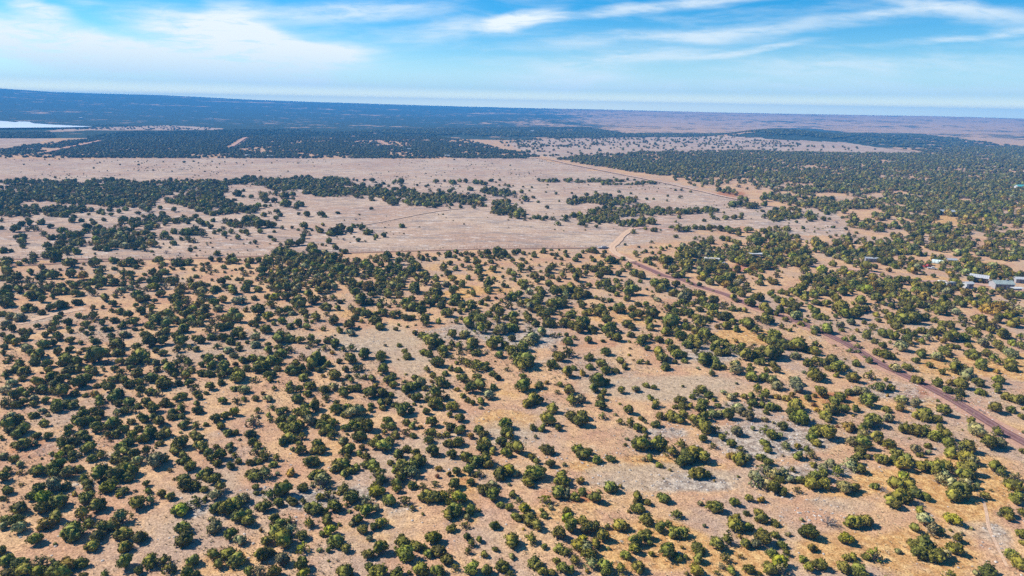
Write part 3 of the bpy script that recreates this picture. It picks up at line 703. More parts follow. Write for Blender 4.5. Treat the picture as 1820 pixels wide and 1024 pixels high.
MID = """T 0 440 4.763
30 25 35;95 30 20;290 70 35;380 75 32;490 75 60;420 30 40;570 40 40;640 30 45;900 8 35;60 105 45;45 140 50;160 140 28;210 120 25;275 120 38;435 125 12;460 130 12;350 165 35 o;580 130 60;705 140 20 o;690 178 20 o;630 120 30;800 130 50;850 110 20;950 110 35;990 105 25;1050 120 50;1110 120 50;1180 105 32;1150 155 35;1130 130 40;1205 130 18;1300 105 20;1350 100 45;1380 130 30;1360 160 25;1500 115 50;1590 110 50;1460 100 25;1705 135 25;1650 155 20;1635 180 22;1710 180 30;1540 170 28;1465 175 22;1440 160 15;965 170 32;1045 175 15;1010 195 18
50 190 60;50 210 50;250 210 38;340 240 50;380 220 50;450 230 55;510 185 20 o;610 220 55;700 240 55 o;840 190 50;840 230 45;860 170 40;525 265 18;930 240 30 o;1040 210 40;1100 215 45;1040 260 35;1290 190 50;1220 220 28;1380 200 45;1420 200 30;1300 220 30;1350 230 40;1200 270 40;1300 280 60;1370 270 40;1460 280 60;1300 330 60 g;1240 350 40;1500 230 20;1545 260 12;1620 280 50;1660 240 30;1700 300 50;1640 320 50;1520 320 40 k;1400 330 45 k;1360 390 50;1110 260 30;1170 280 35;1120 295 30;1040 300 40;960 290 50;870 280 60;790 280 50;720 320 50;750 350 40;840 330 40;680 300 40;660 240 20
20 250 45;80 270 45;150 250 60;230 270 50;120 310 60;60 340 60;150 360 50;30 380 60;70 410 50;240 320 55;340 300 55;290 340 50;400 340 50;450 310 45;520 320 50;590 290 40;620 320 50;480 370 50;550 370 45;630 385 50;680 390 40;510 230 20;330 370 50;240 410 60;320 400 45;370 440 45;440 420 30;790 390 40;510 475 72;430 510 50;650 460 50;50 470 60;20 440 60;90 480 40;240 500 50;200 530 40;285 525 40;360 550 38;20 560 40;90 580 50 k;160 590 60 k;60 640 50 k;30 685 28;95 690 42
880 430 48;980 380 45 k;960 470 45;1030 360 40 k;1100 340 40 k;970 410 30;1170 410 60;1240 420 45;1190 440 50;1160 330 30;1480 430 60;1560 440 40;1520 390 50;1150 490 30;1220 485 35;1280 495 35;1310 455 30 k;1200 535 50;1290 525 30;790 505 30 o;872 505 22 o;950 530 32;1010 535 48;1085 565 50;510 565 28 o;490 600 45;670 580 34;780 580 55;720 590 30;965 610 48;1140 625 55;1060 650 50;1020 670 35;1140 690 28;1235 585 20 o;1080 630 30
b 1620 480 120 190;b 1340 640 80 80;b 1520 600 110 60
320 670 35;580 630 50;450 650 55;400 670 40;730 650 48;770 680 38;800 625 18 o;860 640 35;905 600 18;260 705 40;190 710 45;580 680 30;600 710 30;440 700 45;690 700 30;730 725 30;780 725 22;890 690 40;940 690 30;950 740 45;1050 730 50 k;1090 740 30 k;1230 730 50;1270 790 75;1380 790 60;1200 700 20;20 740 30;80 770 50;210 760 50;390 740 40;500 750 60;600 785 50;680 805 30;800 785 50;770 770 30;440 810 45;360 820 60;220 845 60 k;130 800 50;40 840 40 k;60 800 30;330 890 80;260 880 40;500 885 45;600 860 45;710 860 28;670 890 28 o;830 920 90;780 860 50;740 940 40;880 880 60;990 810 80;940 780 40;1000 880 60;1160 840 50;1180 910 90;1120 960 70;1020 960 50;900 965 45 k;1250 960 50;1320 870 35;1380 890 45;1320 970 40;1390 970 30
20 900 30;90 930 50;60 970 30;180 980 60;290 960 60;400 985 55;560 950 80;640 970 60;520 980 40;680 980 30
1410 640 50;1400 700 60;1350 720 40;1460 580 45;1570 560 50;1550 680 60;1620 600 50;1680 560 50;1640 640 50;1700 640 40;1500 740 60;1540 790 70;1610 840 40;1660 860 35;1700 780 50;1640 760 40;1510 860 50;1520 930 60;1580 950 50;1500 980 50;1600 980 40;1720 920 30;1710 990 35
T 364 440 4.763
105 45 28;50 92 26 o;125 102 26 o;200 112 25;245 108 38;295 98 16;385 102 38 o;160 158 30;260 182 18;85 190 30;165 202 22;30 170 40;20 130 25;60 275 15;15 208 15;360 150 35;310 175 30;330 220 40;385 205 28;185 250 30;210 265 18;275 262 30;320 272 22;140 285 45;50 220 20;370 300 45;470 300 25;450 265 30;480 240 30;600 30 35;640 15 35;730 55 55;890 8 40;1170 30 25 w;1200 30 18 w;1120 0 20
460 95 35;540 100 50;500 125 40;610 100 35;620 130 45;840 70 45;920 90 35;940 60 40;1040 70 45;1100 60 40;480 190 60;540 160 45
b 760 130 130 70;b 980 130 120 80;b 1180 130 110 70;b 1300 120 110 70;b 550 240 100 60;b 720 240 120 90;b 920 240 120 90;b 1120 200 100 70;b 1250 270 110 80;b 620 330 90 50;b 800 330 100 50;b 1000 330 100 60;b 1420 270 110 80;b 1600 250 120 70;b 1560 350 130 60;b 1380 360 130 60
1350 210 20;1490 140 35;1440 110 30;1540 60 35;1540 90 40;1580 150 30;1640 50 25;1680 60 30;1650 120 40;1700 100 20;1620 150 30;1690 185 25 o;1720 60 15;1410 75 30;1670 20 10
90 340 55 g;60 370 35;170 330 30;230 360 55;350 350 48;450 350 45;530 410 40;420 420 40;270 450 50 k;330 440 50 k;150 440 45 o;80 460 50 g;30 440 30;20 310 30;110 510 50 k;240 540 60;180 590 60;290 600 55;350 520 35 o;450 520 70;560 470 60;590 410 50 g;680 410 60;760 380 40;870 400 50;930 440 60;800 450 70;780 500 45;700 530 50;620 540 60;540 580 60 g;650 620 45;450 610 40;400 640 40;740 550 38 k;840 540 42;950 580 55;1030 560 30;1030 490 58;1120 510 32;1140 455 30;1080 420 40;1020 420 40;1180 445 15;860 580 25;855 615 24;910 630 20;865 670 40;780 640 45;720 660 45;1095 620 48;1270 600 38;1325 620 26;1220 650 58;1135 695 42;1230 720 42 k;1005 685 28;1022 752 8;1100 742 10;1450 610 55;1480 660 50;1615 688 25;1640 655 16;1712 668 15;1700 585 45;1370 555 50;1290 530 50;1230 505 38 k;1440 560 40;1510 545 50;1600 565 45;1340 530 40;1490 450 55;1600 460 30;1560 495 20;1640 490 20;1480 500 40;1310 440 60;1400 450 45;1560 400 40;1640 400 40;1700 450 50;1700 500 45;1640 550 40
40 690 60;130 660 60;200 650 60;280 690 50;150 750 60;60 750 50;250 740 50;310 740 50;220 790 50;290 850 40;110 835 42;190 860 50 k;240 905 45 k;50 620 50;20 570 40;110 590 40;440 660 30;510 690 60;580 640 30;640 700 30;420 700 18;430 750 50 k;430 815 50 k;365 800 25;280 815 30;535 820 32;620 770 70;720 760 65;640 740 50;620 830 40;530 870 45;640 890 65;720 850 60;810 780 45;890 810 50;900 760 40;950 800 35;1020 845 45;1040 790 40;1100 800 45;1100 840 35;1170 855 35;1240 855 40;1080 895 24 o;1205 908 25 o;1345 905 50;1360 870 35;1240 945 60;1140 965 30;1490 930 50;1490 900 45;1645 820 30;1690 875 28;1710 910 45;835 925 42;940 940 85;1000 960 40;910 1000 45;770 990 50;320 945 50;400 930 50;480 940 60;560 950 70;620 960 50;450 990 50;130 920 45;40 940 60;60 990 60;160 990 60;260 985 30 o;500 1000 60;1040 985 40
T 728 440 4.763
78 35 12;20 80 25;30 120 40;60 160 50;20 200 60;50 230 40;90 85 30 o;110 95 25;150 65 22;155 105 22;208 95 26;245 50 20;330 60 40;390 38 28;385 82 22;305 88 12;430 60 28;418 105 15;340 130 30;280 168 52;395 172 38;440 155 24;500 170 38;480 50 25;530 60 35;560 90 15;600 45 30;660 45 40;680 80 25;610 80 20;490 110 30;570 128 40;640 140 20;690 120 30;740 160 20;700 185 42;590 170 42;585 210 42;600 250 30;605 275 24;750 30 50;800 60 40;840 80 25;750 75 25;760 105 18;880 40 28;920 30 25;960 50 25;1012 52 14;1050 45 20;1055 72 25;870 115 25;950 98 28;985 130 20;1028 103 12;890 140 14;1135 30 32;1195 18 15;1265 15 10;1205 55 22;1240 60 28;1232 92 16;1285 98 20;1315 38 18;1325 65 28;1405 102 28;1440 68 28;1470 30 22;1510 20 25;1555 15 40;1590 35 18;1540 75 22;1560 105 25;1650 30 20;1640 65 28;1100 152 18;1420 60 20
785 180 14;850 210 35;880 230 38;930 235 12;940 165 38;945 195 32;1025 185 38;1200 160 42;1180 190 40;1240 150 25;1110 205 18;1060 240 45;1000 242 14;1120 260 25;1170 240 30;1210 250 25;1310 190 30;1350 165 45;1290 140 22;1380 200 30;1420 190 40;1440 220 45;1400 260 45;1500 220 30;1500 160 40;1560 175 45;1620 140 40;1640 190 50;1690 200 40;1600 230 40;1700 160 25;1290 235 42;1260 270 30
320 225 35;272 238 14;360 260 38;130 220 50;225 258 40;140 285 50;60 270 30;230 315 45;310 305 42 k;395 295 28;450 312 40;500 258 30;50 340 60;60 370 40;225 380 72;130 390 35;380 365 48;490 375 25;535 392 32;665 265 22;710 270 25;785 255 18;850 272 18;890 275 28;760 300 8;670 310 50;660 340 48;670 365 40;790 325 25;825 330 22;770 368 22;805 395 15;945 300 40;980 300 40;965 330 40;1030 325 25;1080 292 28;1180 300 42;1010 370 40 k;1100 350 45;1120 380 40;1230 370 60;1300 360 60;1220 345 40;1360 350 60;1440 370 60;1500 390 50;1420 400 50;1360 310 25;1470 320 40;1520 320 32;1590 335 22;1600 300 40;1670 290 55;1660 330 45;1710 350 40;1330 395 45 k
20 430 30;140 435 45;220 430 45;290 445 40;265 480 48;180 465 45;390 420 50;375 460 45;450 435 15;100 480 40;90 530 50;25 500 40;40 500 50;450 490 45;520 480 50;530 510 45;470 525 30;570 540 40;378 520 25 o;420 545 28;318 550 55;610 460 38;660 430 32;645 485 20;730 425 20;775 450 24;870 410 55;930 400 42;830 430 40;830 485 50;740 500 50;760 540 50;700 520 30;930 470 50;1010 460 40;1080 430 60;1060 470 50;1010 510 50 k;1100 520 50;1200 480 50;1140 560 60;1180 530 50;1280 460 60;1320 440 45;1220 440 25;1335 495 22;1230 520 30;1280 555 32;1370 550 58;1450 460 35;1470 490 40;1510 540 50;1560 490 40;1580 420 25;1640 435 40;1600 540 60;1650 560 50;1700 510 30;1700 440 30;1620 500 50
20 590 30;130 600 50;130 640 42;250 622 34;392 625 32;432 598 20;480 610 40;550 580 50;600 600 55;670 560 40;490 640 65;470 720 50 k;600 680 60;670 660 45;600 645 40;745 605 45;810 590 40;880 580 50;890 615 45;990 570 55;1000 600 50;780 690 60 k;740 710 40;870 670 60;1070 645 38;1180 630 60;1160 650 40;1320 620 60;1290 645 50;1380 660 50;1430 600 30;1480 640 70;1540 690 50;1450 680 60;1620 660 30;1670 610 50;1690 680 60;1650 700 45;1700 750 45;1020 685 28;1550 720 25
42 722 30;100 750 45;150 770 60;220 760 50;240 800 60;190 800 60;180 845 30;355 730 52;450 755 28;350 810 40;430 830 45;530 800 60;530 850 60;570 880 50;340 850 30;720 800 75;680 815 45;760 770 45;810 820 45;860 765 38;1000 780 55 k;1040 760 60 k;1020 800 50;1110 715 50 k;960 830 60;870 870 60;950 870 50;1220 740 38;1270 740 25;1330 740 25;1340 790 48;1390 760 32;1510 780 42;1635 790 24;1230 860 50 p;1350 880 62;1265 920 60;1520 920 48;1660 880 48;1620 980 50;1520 1000 35;650 870 30 p;120 880 40;170 900 38;280 860 50;290 900 40;350 925 30;420 885 35;240 970 62;200 960 30;430 950 50;480 980 50;760 905 45;900 930 60;980 940 90;980 980 70;560 980 50;650 1000 40;400 980 20;600 1000 40;920 980 50;1210 990 50
T 1092 440 4.763
180 45 25;265 25 22;325 42 18;70 88 26;15 110 25;210 105 12;300 120 35;260 110 25;340 140 25;420 100 55;400 70 40;480 100 30;110 150 50;70 180 30;40 220 35;170 210 45;230 230 45;220 280 25;60 275 15;15 280 30;30 330 50;130 310 50;160 360 60;100 380 40;110 430 35;20 390 30;275 350 15;320 370 15;370 360 30;360 435 38 k;325 410 25;340 300 60;430 300 60;400 330 50;520 305 38;590 325 32;500 380 50;530 390 40;620 370 45;600 420 60 k;570 450 35;730 390 50;740 440 50;690 380 40;830 440 50;450 210 18;520 230 38;380 232 12;430 155 30
600 50 80;560 110 50;620 120 70;640 60 60;500 170 60;620 170 50;580 220 45;650 300 22;620 275 25;480 180 40
b 760 60 90 60;b 850 60 90 50;b 1000 90 90 70;b 780 150 90 60;b 900 180 70 50;b 800 200 100 40;b 1120 90 80 50;b 1200 140 100 60;b 1300 130 100 60;b 1450 110 110 60;b 1560 120 90 70;b 1640 70 90 60;b 1080 170 80 50;b 1180 200 60 30;b 1380 40 120 30;b 1100 20 300 20;b 1550 200 80 50
730 250 35 o;760 265 25;875 265 38;1085 245 25;840 235 18;1205 240 20;1385 195 22;720 310 25;1230 290 40;1380 30 60
b 1300 300 100 60;b 1400 310 120 70;b 1600 300 110 70;b 1460 360 100 40;b 1640 400 100 50;b 1000 290 90 50;b 1120 300 80 50;b 850 330 80 40;b 980 350 90 40;b 1130 350 60 30;b 1600 250 100 30
1080 390 40;1000 425 40;1040 450 25;1150 465 50;1230 420 50;1180 410 40;1320 390 30;1350 410 30;1270 500 50;1300 540 40;1440 450 60;1390 440 40;1500 440 30;1520 490 50;1540 510 40;1480 530 50;1400 520 40;1380 560 30;1580 480 25;1540 570 55 k;1660 500 40;1700 540 50;1700 460 40;1720 590 30;1700 580 30;1450 605 32;1620 610 35;1580 640 30;1640 580 15;1700 690 45 k;1280 560 30;1600 660 15;1525 662 16;1690 720 30
440 510 45;490 510 40;520 540 45;470 570 40;530 480 35;600 500 50;660 480 30;640 560 50;590 540 40;560 560 30;720 520 40;760 480 40;790 490 40;700 450 40;830 520 50;870 500 25;920 490 50;1000 510 40;1060 525 28;1100 535 28;950 580 60;900 590 40;860 545 30;800 600 40;820 560 40;700 590 50;750 600 45;700 640 60;760 640 35;610 670 40;680 680 50;690 700 50;600 620 25;950 660 45;1000 625 40;900 650 15;870 672 28 o;1030 685 42;1130 660 62;1130 620 50;1090 640 40;1210 705 50;1200 690 30;1250 760 45;1260 610 60;1220 600 40;1330 620 32;1410 670 32;1450 690 15;1490 695 28;1330 730 60;1370 740 60;1300 780 45;1350 800 60;1430 820 60;1550 820 80;1560 790 60;1620 860 35;1690 870 50;1700 820 30;1540 910 50 k;1330 890 80;1400 890 50;1260 850 35
200 480 35;270 480 35;150 520 38;50 520 60;90 540 30;290 520 40;320 560 60;280 560 40;210 560 45;150 585 42;240 600 28;400 600 20;110 650 50;150 680 35;140 740 35;300 630 48;310 670 50;345 625 15;20 690 20;490 620 75;470 670 60;510 600 55;440 710 50;560 740 60;520 700 50;640 760 50;20 760 50;240 770 55;220 800 45;310 765 38;380 775 45;460 805 45;280 855 30;125 798 18;650 800 60;620 820 50;720 820 50;700 770 50;760 790 45;770 720 60;850 780 50;800 740 40;870 820 60;930 800 45;950 830 40;840 840 50;880 880 50;950 890 40;1030 795 24 o;1155 840 22 o;1000 850 55;1080 830 40;1060 870 50;1130 910 65;1210 910 60;1210 870 40;1240 960 50;370 900 60;400 930 60;500 860 60;530 900 55;580 910 40;595 955 35;515 970 25;700 850 15;690 885 30 k;750 950 65;800 930 50;860 980 55;840 950 50;50 960 42;210 965 28;280 972 24;430 1000 45;1020 990 50 k;90 1000 30;1640 970 50;1690 960 50;1340 985 40;1150 1000 25;1720 940 30
T 1456 440 4.763
120 135 40;210 175 30;300 155 20;590 190 26 o;540 230 30;750 265 30;840 268 24;970 240 24;890 215 28;1190 290 26;400 165 55;470 160 30
b 80 30 80 35;b 220 60 90 60;b 300 100 90 40;b 420 60 100 60;b 560 80 100 60;b 700 60 110 60;b 640 140 80 35;b 840 110 100 70;b 780 180 60 40;b 1000 60 80 40;b 1080 110 80 40;b 1200 90 90 50;b 1100 180 80 40;b 1280 150 80 50;b 1250 190 50 40;b 1400 200 90 50;b 1400 40 80 35;b 1480 130 60 40;b 1560 170 90 50;b 1640 70 80 40;b 1640 230 70 50;b 1150 240 60 30;b 1380 250 80 40;b 1540 250 60 30
1290 265 40;1040 320 45;1000 310 30;1310 360 25;1390 365 50;1470 370 30;1540 360 45;1640 360 30;1700 390 50;1380 280 30;1490 65 40;1580 100 25;1710 30 40
b 60 260 90 60;b 180 250 90 60;b 330 250 60 40;b 60 340 90 50;b 200 350 100 50;b 330 310 80 50;b 440 290 80 40;b 450 370 90 50;b 600 310 100 50;b 600 380 90 40;b 800 320 80 40;b 910 340 60 25;b 1120 360 120 50;b 730 420 60 40;b 870 400 60 40;b 960 420 90 50;b 720 490 80 60;b 850 470 90 40;b 1000 500 110 50;b 1100 530 80 40;b 1180 440 110 50;b 1340 450 110 50;b 1460 490 100 60;b 1600 450 90 50;b 1640 530 80 50;b 1520 590 80 30
30 370 50;150 420 50;110 390 40;350 440 50;490 430 55;600 430 50;285 470 22;540 470 28;610 490 35;480 500 45;560 535 34;70 470 45;10 470 25;170 510 80;220 550 60;330 510 60;310 560 60;390 510 45;60 590 35;140 580 25;20 570 30;490 560 38;500 610 30;600 580 50;620 620 40;700 590 70;790 590 70;700 560 50;840 570 60;900 570 50;650 660 58;270 625 40 k;380 628 28;440 665 50;180 650 40 k;195 690 30;100 635 15;60 680 60;80 700 40;320 700 22 o;410 740 45;530 720 50;470 780 40;600 715 38;640 750 45;700 700 35;740 700 40;220 770 30;290 765 34;335 825 38;270 870 26;328 870 28 k;540 825 38;600 800 20;700 830 60 k;770 810 35;740 770 50;820 770 25;880 790 35;930 755 50 k;860 690 45;800 720 40;960 695 55;1030 690 50;980 600 38;1040 630 40;1110 645 50;1000 760 20 o;1050 785 30 o;1130 740 70;1230 750 50;1120 820 42;1170 840 30;1060 850 60;1090 890 45;1000 905 55 k;560 890 60;500 880 45;620 915 35;665 890 16 o;870 870 45;870 900 38;820 945 35;430 950 38;315 975 42;930 980 38;750 1000 45;540 960 15;1140 980 80 k;1270 820 32;1370 600 65;1290 585 18;1200 590 60;1225 652 22;1265 645 14;1290 690 50;1380 650 50;1450 690 42;1350 730 55;1440 750 50;1390 800 50 k;1490 640 60 o;1560 720 65;1520 820 55;1550 850 40;1620 880 60 k;1640 800 40;1700 820 50;1710 750 35;1310 890 68;1420 890 45;1490 930 45;1530 965 35;1620 960 45;1620 1000 55;1385 980 60;1660 620 70;100 960 60;60 980 40;170 980 60;20 950 40;1720 620 40;1260 880 30;1240 1000 40;15 880 20;10 830 15"""
